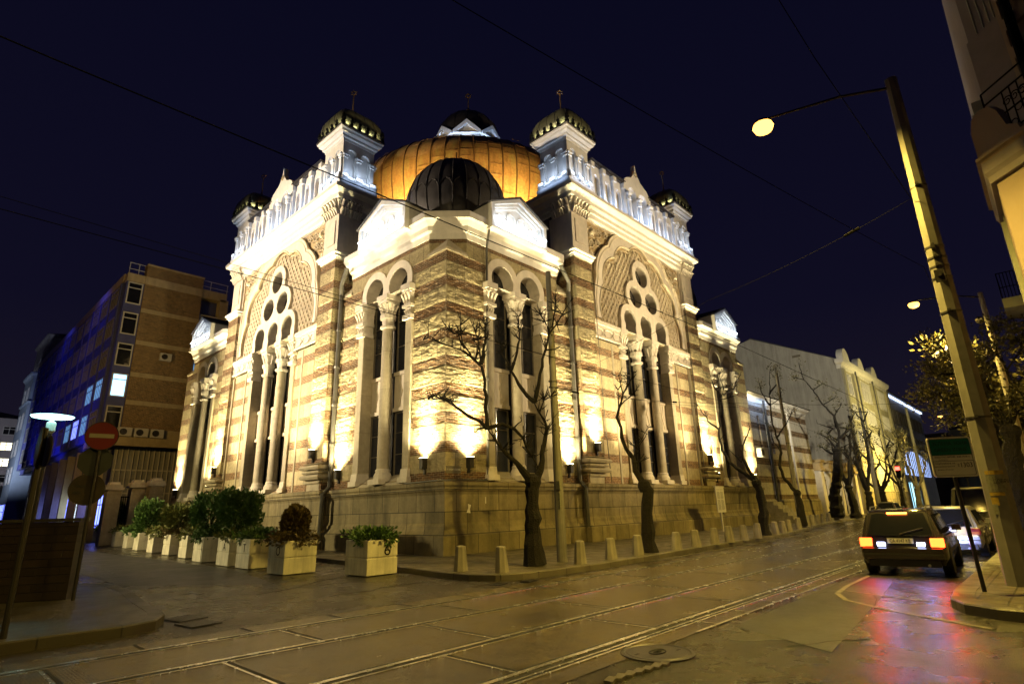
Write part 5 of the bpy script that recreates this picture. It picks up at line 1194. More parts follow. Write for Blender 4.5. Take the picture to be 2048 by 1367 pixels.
disc(ne, NZ2, .33, M('sign_back_grey', (.022, .026, .03), .5, .2, 3, 20, .1), front=-.06, n=8, name='octagonal_sign_back', off2=-.04)
disc(ne, NZ3, .33, M('stained_sign_back', (.022, .013, .008), .6, .4, 8, 30, .2), front=-.07, n=36, name='round_sign_back', off2=-.10)
b = B(Fd); b.box(-.34, -.2, -.056, -.052, NZ3 - .1, NZ3 - .04); b.box(-.3, -.12, -.056, -.052, NZ3 + .04, NZ3 + .09); b.obj('sticker', mMetalPole, ne)
s2 = thing('signpost', 'tall steel signpost with two signs seen edge-on, leftmost on the corner pavement', 'signpost', (-12.83, -5.72, .15), 0)
b = B(); b.tube([(0, 0, 0), (.0, .03, 2.95)], .042, 10); b.obj('post', mMetalPole, s2)
disc(s2, 2.66, .30, mIron, front=.04, name='sign_plate', rz=va + PI / 2 - 1.42); disc(s2, 2.60, .24, mIron, front=-.08, name='sign_back', rz=va + PI / 2 - 1.3)
# glowing disc lamps
mDisc = E_('cyan_white_reflector', (.45, 1.0, .95), 3.2)
def disc_lamp(x, y, z, label, e):
    t = thing('disc_street_lamp', label, 'street lamp', (x, y, 0), 0, 'cyan disc lamps on round posts')
    b = B(); b.tube([(0, 0, 0), (0, 0, z - .45)], [.09, .065], 12); b.obj('post', mMetalPole, t)
    b = B(); b.lathe([(.07, z - .5), (.12, z - .42), (.12, z - .18), (.05, z - .12), (.03, z - .05)], (0, 0), 12); b.obj('lamp_housing', mSignW, t)
    b = B(); b.lathe([(.04, z - .06), (.50, z - .02), (.53, z + .02), (.30, z + .06), (.05, z + .09)], (0, 0), 32); b.obj('reflector_disc', mDisc, t)
    spot('street_light', (0, 0, z - .3), (0, 0, -1), e, (.5, 1, .95), 165, .5, .1, t); point('disc_glow', (0, 0, z - .16), 6, (.5, 1, .95), .05, t)
disc_lamp(-11.40, 4.64, 4.72, 'street lamp with a glowing cyan disc reflector above the granite wall', 60)
disc_lamp(-13.0, 10.5, 4.6, 'second cyan disc lamp cut by the left edge', 60)
# brown granite wall
gw = thing('granite_wall', 'low dark brown granite-tiled wall on the left pavement', 'wall', (0, 0, 0))
d0 = Vector((-11.40, -1.45)); d1 = Vector((-20.0, 3.6)); dn = (d1 - d0).normalized(); nn_ = Vector((dn.y, -dn.x)) * -1
if nn_.y < 0: nn_ = -nn_
b = B(); q = [d0, d1, d1 + nn_ * .45, d0 + nn_ * .45]
b.add([(p.x, p.y, .1) for p in q] + [(p.x, p.y, 1.70) for p in q], [(3, 2, 1, 0), (4, 5, 6, 7)] + [(i, (i + 1) % 4, (i + 1) % 4 + 4, i + 4) for i in range(4)]); b.obj('wall_body', mGranite, gw)
b = B(); q2 = [d0 - dn * .03 - nn_ * .03, d1 - nn_ * .03, d1 + nn_ * .48, d0 - dn * .03 + nn_ * .48]
b.add([(p.x, p.y, 1.702) for p in q2] + [(p.x, p.y, 1.77) for p in q2], [(3, 2, 1, 0), (4, 5, 6, 7)] + [(i, (i + 1) % 4, (i + 1) % 4 + 4, i + 4) for i in range(4)]); b.obj('coping', mIron, gw)
# notice board
nb = thing('notice_board', 'white printed notice board on one post against the synagogue plinth', 'notice board', (19.0, -2.2, .15), 0)
b = B(); b.box(-.06, .06, .0, .08, 0, 1.2); b.obj('post', mSignW, nb); b = B(); b.box(-.55, .55, -.05, -.001, 1.05, 2.45); b.box(-.6, .6, -.06, .05, 2.46, 2.52); b.obj('board', mSignW, nb)
b = B()
random.seed(2)
for k in range(26):
    z = 2.32 - k * .045
    if k in (1, 2, 12): continue
    for c in (-.42, .04): b.box(c, c + random.uniform(.28, .38), -.056, -.051, z, z + .016)
b.obj('printed_lines', mIron, nb)
# ================================================================== OVERHEAD WIRES
def wire(pts, label, r=.012, sag=.0, n=14, ins=None):
    P_ = []
    for i in range(len(pts) - 1):
        p, q = Vector(pts[i]), Vector(pts[i + 1])
        for k in range(n): f = k / n; c = p.lerp(q, f); c.z -= sag * 4 * f * (1 - f); P_.append(tuple(c))
    P_.append(pts[-1]); b = B(); b.tube(P_, r * .7, 5)
    for f, c in (ins or []):
        k = int(f * (len(P_) - 1)); p, q = Vector(P_[k]), Vector(P_[min(k + 1, len(P_) - 1)]); d = (q - p).normalized(); b.tube([tuple(p), tuple(p + d * c)], [.035, .03], 6)
    tag(b.obj('overhead_wire', mBlack), label, 'wire', 'tramway overhead wires')
wire([(-70, -10.4, 6.0), (-14, -10.75, 6.0), (0, -11.1, 6.0), (14, -11.1, 6.0), (45, -8.0, 6.0), (120, -8, 6.0)], 'long contact wire crossing the picture from upper left over the rails to the far street', .012)
wire([(-70, -6.9, 6.0), (-14, -6.8, 6.0), (0, -6.6, 6.05), (14, -6.9, 6.0), (45, -4.4, 6.0), (120, -4.4, 6)], 'contact wire over the rails nearest the synagogue, entering at the left edge', .010)
wire([(-70, -7.15, 6.12), (-14, -7.0, 6.1), (-6, -6.75, 6.05), (0, -6.6, 6.05)], 'second thin wire running just beside the contact wire at the left edge', .007)
wire([(-12.8, -13.1, 6.9), (-.1, -15.8, 6.4), (30, -14.6, 6.3)], 'thin feeder wire passing high above the left turret toward the big pole', .008, .1)
wire([(-.2, -15.9, 7.9), (-4.0, -15.3, 9.6), (-9.0, -14.3, 13.6)], 'thin guy wire rising steeply to the left from the big pole', .012, .0)
wire([(-.1, -15.85, 8.0), (.0, -11.0, 7.0), (-.05, -5.6, 5.65)], 'span wire with a pale insulator between the big pole and the pole by the synagogue', .007, .12, ins=((.12, .35),))
wire([(-.05, -5.6, 5.4), (10, -7.6, 5.8), (19.6, -15.8, 5.9)], 'thin span wire from the pole by the synagogue across the rails', .010, .15, ins=((.06, .25), (.3, .2)))
wire([(-.05, -5.6, 5.55), (12, -6.8, 5.95), (25.4, -4.5, 6.2)], 'wire strung between the two tram poles on the synagogue side', .009, .2)
wire([(25.4, -4.4, 5.2), (40, -10, 5.6), (44, -14.8, 6.0)], 'far span wire from the third tram pole across the street', .012, .15)
# ================================================================== OFFICE BUILDING WITH BLUE SIDE
mBrown = masonry('brown_rough_brick', (.17, .10, .035), (.17, .10, .035), rocky=.4, per=2.0, bh=2.01, brickrow=.10, z0=1, stain=.2)
mBand = M('cream_concrete_band', (.36, .30, .19), .75, .12, 2, 25, .2, stain=.2)
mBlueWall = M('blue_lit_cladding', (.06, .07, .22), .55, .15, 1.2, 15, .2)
mWinDark = M('office_window_glass', (.010, .011, .014), .1, .3, .6, 3, .02, spec=.7); mWinFrame = M('white_window_frame', (.45, .45, .44), .5, .06, 3, 20, .05)
mWinLit = E_('lit_window_cyan', (.30, .62, .90), 1.6); mWinLit2 = E_('lit_window_dim', (.10, .26, .55), .8); mWinWarm = E_('lit_window_warm', (.95, .85, .55), 1.8); mWinWhite = E_('lit_window_white', (.7, .85, 1.0), 2.5); mWinBlue = E_('lit_window_blue', (.15, .2, 1.0), 2.2)
mDimFrame = M('grey_window_frame', (.20, .20, .21), .5, .06, 3, 20, .05)
ob = thing('office_building', 'six-storey office block with brown brick end wall and blue-lit window side', 'building', (0, 0, 0))
X0, Y0, XT = -2.1, 42.0, 3.4
fl = [(8.7, 9.45), (11.55, 11.95), (14.1, 14.5), (17.1, 17.5), (20.2, 20.6), (23.0, 23.75)]
b = B(); b.box(X0 + .5, XT, Y0, Y0 + 1, 9.45, 24.9); b.obj('brick_wall', mBrown, ob)
b = B()
for i, (z0, z1) in enumerate(fl): b.box(X0 + .5 - (0 if i < 5 else .03), XT + .02, Y0 - .06, Y0 + .5, z0, z1)
b.box(X0 - .9, XT + 2.6, Y0 - .05, Y0 + 6, 8.0, 8.72); b.box(X0 - .95, XT, Y0 - .35, Y0 + .1, 7.9, 8.15); b.box(X0 + .48, XT + .05, Y0 - .07, Y0 + 1, 24.9, 25.05); parts_obj(b, 'floor_band', mBand, ob)
b = B(); b.box(X0 - .9, X0 + .5, Y0 + .15, Y0 + 1.0, 8.7, 23.0); b.box(X0 - 1.0, XT + 12, Y0 + 1.0, Y0 + 46, 8.6, 23.2); b.box(X0 - .6, XT + 2.6, Y0 + 1.2, Y0 + 46, 8.0, 23.2); parts_obj(b, 'blue_wall', mBlueWall, ob)
b = B(); b.box(X0 - .95, X0 + .5, Y0 + .05, Y0 + 1.1, 23.0, 23.8); b.box(X0 - 1.05, X0 - .9, Y0 + 1.0, Y0 + 46, 23.1, 23.9); b.box(XT, XT + 2.4, Y0 + .1, Y0 + 1, 23.0, 23.9); b.box(XT, XT + 2.4, Y0 + .1, Y0 + 1, 17.2, 17.8); b.box(XT + 1.8, XT + 2.6, Y0 + .1, Y0 + 1, 8, 23.2); b.box(XT, XT + 2.4, Y0 + .2, Y0 + 1, 8, 14.0); parts_obj(b, 'parapet', mBand, ob)
def win_rect(F, s0, s1, z0, z1, d, parent, glass, frame=mWinFrame, mull=1, trans=.68, fw=.06):
    w = sub('window', parent); b = B(F); b.box(s0, s1, d - .05, d, z0, z1); b.obj('pane', glass, w)
    b = B(F)
    b.box(s0 - fw, s0 + fw, d, d + .07, z0, z1); b.box(s1 - fw, s1 + fw, d, d + .07, z0, z1); b.box(s0 - fw, s1 + fw, d, d + .08, z0 - fw, z0 + fw); b.box(s0 - fw, s1 + fw, d, d + .08, z1 - fw, z1 + fw)
    for k in range(mull): x = s0 + (s1 - s0) * (k + 1) / (mull + 1); b.box(x - fw * .7, x + fw * .7, d, d + .05, z0, z1)
    if trans: z = z0 + (z1 - z0) * trans; b.box(s0, s1, d, d + .055, z - fw * .7, z + fw * .7)
    b.obj('frame', frame, w)
FB = lambda s, d, z: (X0 - 1.0 - d, s, z); FE = lambda s, d, z: (s, Y0 + .15 - d, z)
random.seed(8)
for k in range(5):
    z0 = (9.3, 12.2, 15.0, 17.95, 20.9)[k]
    lit = {0: mWinWhite if False else mWinDark, 1: mWinLit}.get(k, mWinDark)
    win_rect(FE, X0 - .75, X0 + .35, z0 + .0, z0 + 2.0, .02, ob, lit, mull=0, trans=.75, fw=.05)
    for j in range(12):
        s = Y0 + 2.0 + j * 3.6
        g = mWinDark
        if k == 1 and j == 0: g = mWinLit2
        if k == 0 and j in (1,): g = mWinLit2
        if k == 0 and j in (2, 3): g = mWinBlue if j == 2 else mWinLit2
        if k == 1 and j in (1,): g = mWinLit2
        win_rect(FB, s, s + 2.5, z0 + .05, z0 + 1.9, .02, ob, g, frame=mDimFrame, mull=3, trans=.7, fw=.035)
b = B(FB)
for j in range(13): s = Y0 + 1.2 + j * 3.6; b.box(s, s + .35, .0, .12, 8.7, 23.0)
parts_obj(b, 'facade_pier', mBlueWall, ob)
FT = lambda s, d, z: (s, Y0 + .3 - d, z)
win_rect(FT, XT + .2, XT + 1.75, 18.6, 21.2, .02, ob, mWinDark, mull=1, trans=.7)
win_rect(FT, XT + .1, XT + 1.6, 14.2, 17.0, .02, ob, mWinLit2, mull=2, trans=.7)
b = B()
for z in (24.3, 24.9):
    b.tube([(XT + .1, Y0 + .3, z), (XT + 2.5, Y0 + .3, z)], .03, 5); b.tube([(X0 - .9, Y0 + .3, z), (X0 + .4, Y0 + .3, z)], .03, 5)
for x in (XT + .8, XT + 2.4, X0 - .85, X0 - .1): b.tube([(x, Y0 + .3, 23.8), (x, Y0 + .3, 24.9)], .03, 5)
parts_obj(b, 'roof_railing', mWinFrame, ob)
# ground storey: glazed hall set back, columns
b = B(); b.box(X0 + .6, XT + 8, Y0 + 1.5, Y0 + 40, 0, 8.0); b.obj('ground_storey_wall', M('grey_metal_cladding', (.22, .23, .24), .5, .15, 2, 15, .2), ob)
b = B()
for j in range(9): s = Y0 + .6 + j * 4.2; b.box(X0 - .7, X0 - .1, s, s + .45, 0, 8.0)
parts_obj(b, 'column', mBand, ob)
FG = lambda s, d, z: (X0 + .6 - d, s, z); FH = lambda s, d, z: (s, Y0 + 1.5 - d, z)
b = B(FH)
for k in range(14): x = X0 + .8 + k * .42; b.box(x, x + .07, .0, .1, .4, 7.9)
for z in (3.9, 5.9): b.box(X0 + .7, XT + 3, .0, .08, z, z + .12)
b.obj('cladding_rib', mWinFrame, ob)
for j in range(7): win_rect(FG, Y0 + 2.2 + j * 4.2, Y0 + 5.0 + j * 4.2, 1.0, 4.0, .02, ob, (mWinBlue, mWinDark, mWinWhite, mWinBlue, mWinDark, mWinBlue, mWinWhite)[j], mull=2)
# air conditioners
def aircon(name, x, y, z, w, label, group=None):
    a = thing(name, label, 'air conditioner', (x, y, z), 0, group)
    b = B(); b.box(-w / 2, w / 2, -.36, 0, 0, w * .72); b.obj('casing', mWinFrame, a)
    b = B(); b.lathe([(w * .27, 0), (w * .27, .02), (w * .22, .02), (w * .22, .005)], (0, 0), 20); b.lathe([(w * .06, 0), (w * .06, .03)], (0, 0), 10)
    b.v = [(p[0] - w * .12, -.362 - p[2], p[1] + w * .36) for p in b.v]; b.obj('fan_grille', mIron, a)
for i, x in enumerate((-1.35, -.1, 1.15)): aircon('air_conditioner', x, Y0 - .06, 8.72, 1.05, ('left', 'middle', 'right')[i] + ' one of three white air conditioners under the brown brick wall', 'three air conditioners in a row')
aircon('air_conditioner', .95, Y0, 15.9, .95, 'single white air conditioner high on the brown brick wall')
for (y, z, e_) in ((48, 6.5, 500), (60, 6.5, 500), (74, 6.5, 500), (50, 25.5, 300), (66, 25.5, 300)):
    spot('facade_wash', (X0 - 4.2, y, z), (X0 - 1, y + 1, 16), e_ * 1.1, (.035, .05, 1.0), 120, .8, .3, ob)
spot('facade_wash', (-9, 84, 7), (0, 97, 17), 7000, (.75, .82, 1.0), 90, .8, .3, ga) if 'ga' in globals() else None
# warehouse gate pillars
for i, (x, y, h, l) in enumerate(((-3.2, 33.8, 4.3, 'nearest left'), (-1.6, 34.2, 4.5, 'middle'), (-.6, 33.4, 4.6, 'right'))):
    t = thing('gate_pillar', l + ' stone gate pillar behind the round conifers', 'gate pillar', (x, y, 0), 0, 'stone gate pillars beyond the synagogue')
    b = B(); b.box(-.45, .45, -.45, .45, 0, h - .6); b.box(-.38, .38, -.38, .38, h - .6, h - .5); b.obj('shaft', mCol, t)
    b = B(); b.box(-.58, .58, -.58, .58, h - .5, h - .3); b.box(-.5, .5, -.5, .5, h - .3, h - .12); b.box(-.36, .36, -.36, .36, h - .12, h + .08, .05); b.obj('pillar_cap', mWhite, t)
ig = thing('iron_gate', 'dark iron gate leaf hung between the stone pillars', 'gate', (0, 0, 0)); b = B()
for k in range(8): b.tube([(-2.7 + k * .14, 34.0, .3), (-2.7 + k * .14, 34.0, 3.4)], .03, 5)
for z in (.4, 1.8, 3.3): b.box(-2.75, -1.7, 33.97, 34.03, z, z + .08)
b.obj('gate_leaf', mBlack, ig)
# far left buildings
FW = lambda X: (lambda s, d, z: (X - d, s, z))
def block(name, label, x0, x1, y0, y1, h, wall, cornice=True, top=mRoof, group=None):
    t = thing(name, label, 'building', (0, 0, 0), 0, group); b = B(); b.box(x0, x1, y0, y1, 0, h); b.obj('wall', wall, t)
    if cornice:
        pr = [(-.3, h - .5), (.05, h - .5), (.1, h - .3), (.35, h - .1), (.4, h + .1), (-.3, h + .14)]
        b = B(); b.molding([(x1, y0), (x0, y0), (x0, y1)][::1], pr); b.obj('cornice', wall, t)
        b = B(); b.molding([(x1, y0), (x0, y0), (x0, y1)], [(-.3, h - .51 - 3.8), (.12, h - 4.3), (.18, h - 4.1), (-.3, h - 4.05)]); b.obj('string_course', wall, t)
    b = B(); b.add([(x0 - .2, y0 - .2, h + .14), (x1, y0 - .2, h + .14), (x1, y1, h + .14), (x0 - .2, y1, h + .14), ((x0 + x1) / 2, y0 + 3, h + 2), ((x0 + x1) / 2, y1, h + 2)], [(0, 1, 4), (1, 2, 5, 4), (2, 3, 5), (3, 0, 4, 5), (3, 2, 1, 0)]); b.obj('roof', top, t)
    return t
mGreyBlock = M('grey_render', (.24, .23, .26), .8, .12, 1, 12, .2, stain=.3)
ga = block('apartment_building', 'grey classical block with cornices beyond the blue-lit offices', -1.6, 12, 96, 108, 30.5, mGreyBlock)
for k in range(6):
    for j in range(3): win_rect(FW(-1.6), 97.5 + j * 3.6, 98.9 + j * 3.6, 4 + k * 4.2, 6.4 + k * 4.2, .02, ga, mWinDark, frame=mGreyBlock, mull=1, fw=.12)
    for j in range(3): win_rect(lambda s, d, z: (s, 96 - d, z), -.4 + j * 3, .8 + j * 3, 4 + k * 4.2, 6.4 + k * 4.2, .02, ga, mWinDark, frame=mGreyBlock, mull=1, fw=.12)
gc = block('corner_house', 'bluish grey old house with a lit shopfront, left of the blue-lit offices', -3.4, 6, 88.2, 95.8, 22.5, M('bluish_render', (.20, .25, .32), .8, .12, 1, 12, .2))
for k in range(4):
    for j in range(2): win_rect(FW(-3.4), 89.5 + j * 3, 90.8 + j * 3, 7 + k * 3.8, 9.2 + k * 3.8, .02, gc, mWinDark, mull=1, fw=.08)
win_rect(FW(-3.4), 89.2, 94.8, 1, 4.2, .02, gc, mWinBlue, mull=3)
gf = block('office_tower', 'far white office slab with rows of lit windows at the left edge', -14, 2, 124, 134, 20.5, M('white_slab_wall', (.34, .32, .34), .7, .1, 1, 12, .1), cornice=False)
for k in range(6):
    for j in range(3): win_rect(lambda s, d, z: (s, 124 - d, z), -9.6 + j * 3.6, -7.0 + j * 3.6, 3 + k * 2.9, 4.5 + k * 2.9, .02, gf, mWinWarm if (j * 3 + k * 5) % 7 in (0, 1, 3, 5) and k < 5 else mWinDark, mull=2, fw=.08)
gs = block('shop_row', 'low row of brightly lit blue shops under the far grey buildings', -4.6, -1.7, 97, 107, 5.2, mGreyBlock, cornice=False)
for j in range(2): win_rect(FW(-4.6), 98 + j * 4.5, 101.4 + j * 4.5, .6, 3.6, .02, gs, (mWinBlue, mWinWhite)[j % 2], mull=2, fw=.1); 
for j in range(2): win_rect(lambda s, d, z: (s, 97 - d, z), -4.4 + j * 1.4, -3.3 + j * 1.4, .5, 3.8, .02, gs, (mWinWhite, mWinBlue)[j], mull=1, fw=.08)
spot('facade_wash', (-9, 82, 7), (1, 99, 17), 2600, (.75, .82, 1.0), 90, .8, .3, ga)  # added cool spot without a fixture, brings out the grey block
spot('facade_wash', (-9, 108, 6), (-5, 124, 13), 1300, (.9, .85, .9), 110, .8, .3, gf)  # added spot that brightens the office slab, no lamp built here
# ================================================================== STREET SIDE BUILDINGS (right)
mAnnex = masonry('white_brown_striped_render', (.50, .46, .38), (.13, .075, .035), rocky=.05, z0=3.45, per=1.42, bh=.5, bw=50, brickrow=.25, stain=.25, var=.02, joint=.95, bb=.1)
an = thing('striped_annex', 'white annex with brown stripes and tall slit windows beside the synagogue', 'building', (0, 0, 0))
def wallp(F, o, holes, d0, d1, m, nme, par): b = B(F); b.plate(o, holes, d0, d1); return b.obj(nme, m, par)
FA = lambda s, d, z: (s, .3 - d, z)
sl_ = [(36.2, 5.6, 9.3), (37.9, 5.6, 9.3), (33.6, 5.6, 8.6)]
wallp(FA, [(31.4, 1.9), (46.5, 1.9), (46.5, 10.1), (31.4, 10.1)], [[(s, a), (s + .5, a), (s + .5, c), (s, c)][::-1] for s, a, c in sl_], -.6, 0, mAnnex, 'wall', an)
b = B(); b.box(31.5, 46.4, .92, 14, 0, 10.0); b.obj('rear_body', mGreyBlock, an)
for s, a, c in sl_: win_rect(lambda s, d, z: (s, .3 - d, z), s, s + .5, a, c, -.3, an, mGlass, frame=mFrame, mull=0, trans=.5, fw=.03)
b = B(); b.molding([(46.5, 9), (46.5, .3), (31.5, .3)], [(-.3, 0), (.15, 0), (.12, 1.75), (.0, 1.92), (-.3, 1.95)]); b.obj('base_course', mPlinth, an)
b = B(); b.molding([(46.5, 9), (46.5, .3), (31.5, .3)], [(-.3, 9.7), (.05, 9.7), (.1, 9.95), (.35, 10.1), (.4, 10.3), (-.3, 10.34)]); b.obj('cornice', mWhite2, an)
b = B(); b.add([(31.4, -.2, 10.35), (47, -.2, 10.35), (47, 10, 11.6), (31.4, 10, 11.6), (31.4, -.2, 10.3), (47, -.2, 10.3), (47, 10, 10.3), (31.4, 10, 10.3)], [(0, 1, 2, 3), (7, 6, 5, 4), (0, 4, 5, 1), (1, 5, 6, 2), (2, 6, 7, 3), (3, 7, 4, 0)]); b.obj('roof', mRoof, an)
pipe([(35.2, .1, 10), (35.2, .1, .3)], an, .1)
for s in (31.5, 35.3, 41.0): b = B(); b.box(s, s + .22, .16, .34, 1.95, 9.7); b.obj('pilaster', mWhite2, an)
area('led_lamp', (34, -.3, 9.9), (34, .2, 9.0), 30, COOL, 4.5, .08, an)
st_ = thing('stone_steps', 'worn stone steps between the synagogue plinth and the annex', 'steps', (0, 0, 0)); b = B()
for k in range(6): b.box(31.9 + k * .12, 34.6, -2.2 + k * .36, .2, .15 + k * .26, .15 + (k + 1) * .26)
b.obj('treads', mConc, st_)
aircon('air_conditioner', 31.9, -.1, 5.1, .9, 'white air conditioner fixed between the synagogue and the annex')
# fence with pillars
fe = thing('pillared_fence', 'iron fence between pale square pillars with capitals, right of the annex', 'fence', (0, 0, 0))
for i, x in enumerate((47.6, 50.6, 53.6, 56.8, 60.0)):
    b = B(); b.box(x - .5, x + .5, -.1, .9, 0, 4.5); b.obj('pillar', mWhite, fe); b = B(); b.box(x - .65, x + .65, -.25, 1.05, 4.5, 4.75); b.box(x - .55, x + .55, -.15, .95, 4.752, 5.3); b.box(x - .72, x + .72, -.3, 1.1, 5.302, 5.55); b.obj('pillar_capital', mTan, fe)
b = B()
for k in range(56): b.tube([(48.1 + k * .21, .4, .4), (48.1 + k * .21, .4, 4.0)], .03, 4)
b.box(47.6, 60, .36, .44, .3, 1.2); b.box(47.6, 60, .37, .43, 3.6, 3.7); b.obj('railing', mBlack, fe)
# pale building with bare gable
mPale = M('pale_side_render', (.40, .38, .33), .85, .1, .5, 10, .25, .01, stain=.3)
mYel = M('cream_facade_render', (.46, .42, .27), .8, .1, 1, 15, .2, stain=.25)
pb = thing('pale_apartment_house', 'pale apartment house with a huge blank gable wall and cream street facade', 'building', (0, 0, 0))
b = B(); GX = 61.8; gy = [(-.3, 18.1), (9.8, 22.9), (12.0, 22.4), (22, 17.5), (22, 0), (-.3, 0)]
b.add([(GX, y, z) for y, z in gy] + [(GX + .6, y, z) for y, z in gy], [tuple(range(6)), tuple(range(6, 12))[::-1]] + [(i, (i + 1) % 6, (i + 1) % 6 + 6, i + 6) for i in range(6)]); b.obj('gable_wall', mPale, pb)
b = B(); b.box(GX + .6, 86, -.3, 21, 0, 17.4); parts_obj(b, 'wall', mYel, pb)
b = B(); b.add([(GX + .05, -.5, 18.1), (86, -.5, 18.1), (86, 9.8, 23.1), (GX + .05, 9.8, 23.1), (GX + .05, 22, 17.7), (86, 22, 17.7)], [(0, 1, 2, 3), (3, 2, 5, 4), (0, 3, 4), (1, 5, 2), (0, 4, 5, 1)]); b.obj('roof', mRoof, pb)
b = B(); b.box(GX - .02, GX + .3, 3.9, 4.9, 19.3, 19.6); b.obj('gable_vent', mFrame, pb)
FP = lambda s, d, z: (s, -.3 - d, z)
b = B(FP); 
b.molding([(61.7, -.4), (61.7, .0), (86, .0)], [(-.3, 17.0), (.1, 17.0), (.15, 17.4), (.5, 17.6), (.6, 17.9), (.6, 18.1), (-.3, 18.15)])
for s in (63.5, 70.8, 78.2): b.plate([(s - 1.6, 18.1)] + arc(s, 18.1, 1.6, 180, 0, 12)[1:-1] + [(s + 1.6, 18.1)], [], -.3, .4)
b.obj('cornice', mWhite2, pb)
b = B(FP)
for s in (62.0, 66.6, 68.6, 75.6, 77.4, 84.8): b.box(s, s + .9, 0, .25, 2.6, 17.0)
parts_obj(b, 'pilaster', mYel, pb)
b = B(FP); b.box(61.8, 86, .0, .3, 0, 2.6); b.obj('base_course', mPlinth, pb)
for k, (z0, z1) in enumerate(((3.4, 5.6), (7.2, 9.8), (11.0, 12.9), (14.0, 16.6))):
    for s in (63.4, 64.8, 70.0, 71.4, 72.8, 74.2, 78.8, 80.2, 81.6, 83.0): win_rect(FP, s, s + .9, z0, z1, .03, pb, mGlass, frame=mWhite2, mull=1, trans=.65, fw=.09)
b = B(FP); b.box(79.5, 82.8, 0, 1.1, 6.6, 6.85)
for k in range(12): b.box(79.6 + k * .27, 79.64 + k * .27, 1.02, 1.06, 6.85, 7.8)
b.box(79.5, 82.8, 1.0, 1.08, 7.8, 7.86); b.obj('balcony', mYel, pb)
for x in (67.9, 76.9, 86.0): pipe([(x, -.5, 17.5), (x, -.5, .3)], pb, .12)
# modern building with blue lit gallery
mb_ = thing('modern_building', 'modern grey building with a cool-lit roof edge and glowing arched gallery window', 'building', (0, 0, 0))
b = B(); b.box(86.6, 118, .2, 20, 0, 17.3); b.obj('wall', mGreyBlock, mb_)
FM = lambda s, d, z: (s, .2 - d, z)
b = B(FM); b.box(86.6, 118, .05, .3, 17.0, 17.25); b.obj('roof_light', E_('cool_roof_line', (.55, .7, 1.0), 1.6), mb_)
b = B(FM); b.box(86.5, 118.2, -.2, .6, 17.3, 17.6); b.obj('roof_edge', mRoof, mb_)
for z0, z1 in ((13.0, 15.2), (9.6, 11.6)):
    for k in range(9): win_rect(FM, 88.6 + k * 3.1, 90.9 + k * 3.1, z0, z1, .03, mb_, mGlass, frame=mFrame, mull=1, trans=0, fw=.1)
w = sub('gallery_window', mb_); b = B(FM); b.plate([(88.5, 5.2), (114, 5.2), (114, 7.6)] + [(114 - 25.5 * t / 12, 7.6 + 1.4 * math.sin(PI * t / 12)) for t in range(1, 12)] + [(88.5, 7.6)], [], .0, .06); b.obj('pane', E_('blue_gallery_glow', (.35, .5, 1.0), 1.8), w)
b = B(FM)
for k in range(18): b.box(88.5 + k * 1.48, 88.75 + k * 1.48, .06, .2, 5.2, 8.9)
b.obj('frame', mFrame, w)
w = sub('doorway', mb_); b = B(FM); b.plate([(92, .2), (99, .2), (99, 3.2)] + arc(95.5, 3.2, 3.5, 0, 180, 10)[1:-1] + [(92, 3.2)] if False else [(92, .2), (99, .2), (99, 4.0), (92, 4.0)], [], .0, .06); b.obj('pane', E_('cyan_doorway_glow', (.35, .75, .9), 1.3), w)
b = B(FM); 
for s in (92, 94.3, 96.6, 98.9): b.box(s, s + .15, .06, .2, .2, 4.0)
b.obj('frame', mFrame, w)
# far end
fbm = M('far_olive_render', (.20, .18, .10), .85, .2, .6, 10, .2)
fb = thing('far_apartment_house', 'dim olive apartment house closing the end of the street', 'building', (0, 0, 0)); b = B(); b.box(128, 150, -40, -2.5, 0, 14.5); b.box(150, 160, -5, 40, 0, 16); parts_obj(b, 'wall', fbm, fb)
FZ = lambda s, d, z: (128 - d, s, z)
for k in range(4):
    for j in range(8): win_rect(FZ, -37 + j * 4.2, -35.4 + j * 4.2, 2.6 + k * 3.2, 4.6 + k * 3.2, .02, fb, mWinWhite if (k, j) in ((2, 7), (2, 5)) else mWinWarm if (k, j) in ((0, 7), (0, 6), (0, 4)) else mWinDark, mull=1, fw=.12)
for j in range(8): win_rect(FZ, -37.4 + j * 4.2, -34.6 + j * 4.2, .2, 2.0, .02, fb, (mWinWhite, mWinWarm, mWinDark)[j % 3], mull=2, fw=.1)
b = B(); b.add([(127.6, -40, 14.5), (127.6, -2.2, 14.5), (150, -2.2, 14.5), (150, -40, 14.5), (138, -36, 18.5), (138, -6, 18.5)], [(0, 1, 5, 4), (1, 2, 5), (2, 3, 4, 5), (3, 0, 4), (0, 3, 2, 1)]); b.obj('roof', mRoof, fb)
def traffic_light(x, y, z, l):
    t = thing('traffic_light', l, 'traffic light', (x, y, 0), 0, 'red traffic lights at the far crossing'); b = B(); b.tube([(0, 0, 0), (0, 0, z + .9)], .07, 6); b.obj('post', mIron, t)
    b = B(); b.box(-.18, .18, -.2, .2, z - .6, z + .55); b.obj('housing', mBlack, t); b = B(); b.box(-.22, -.182, -.2, .2, z + .15, z + .5); b.obj('red_lens', E_('red_signal', (1, .03, .02), 9), t)
traffic_light(58, -4.6, 4.4, 'left red traffic light far down the street'); traffic_light(62, -9.8, 4.2, 'right red traffic light far down the street beyond the parking sign')
small_lamp(30, -15.1, 7.2, 'round warm lamp glowing through the leafy tree'); small_lamp(70, -8.5, 13.0, 'tiny white lamp hanging over the far street')
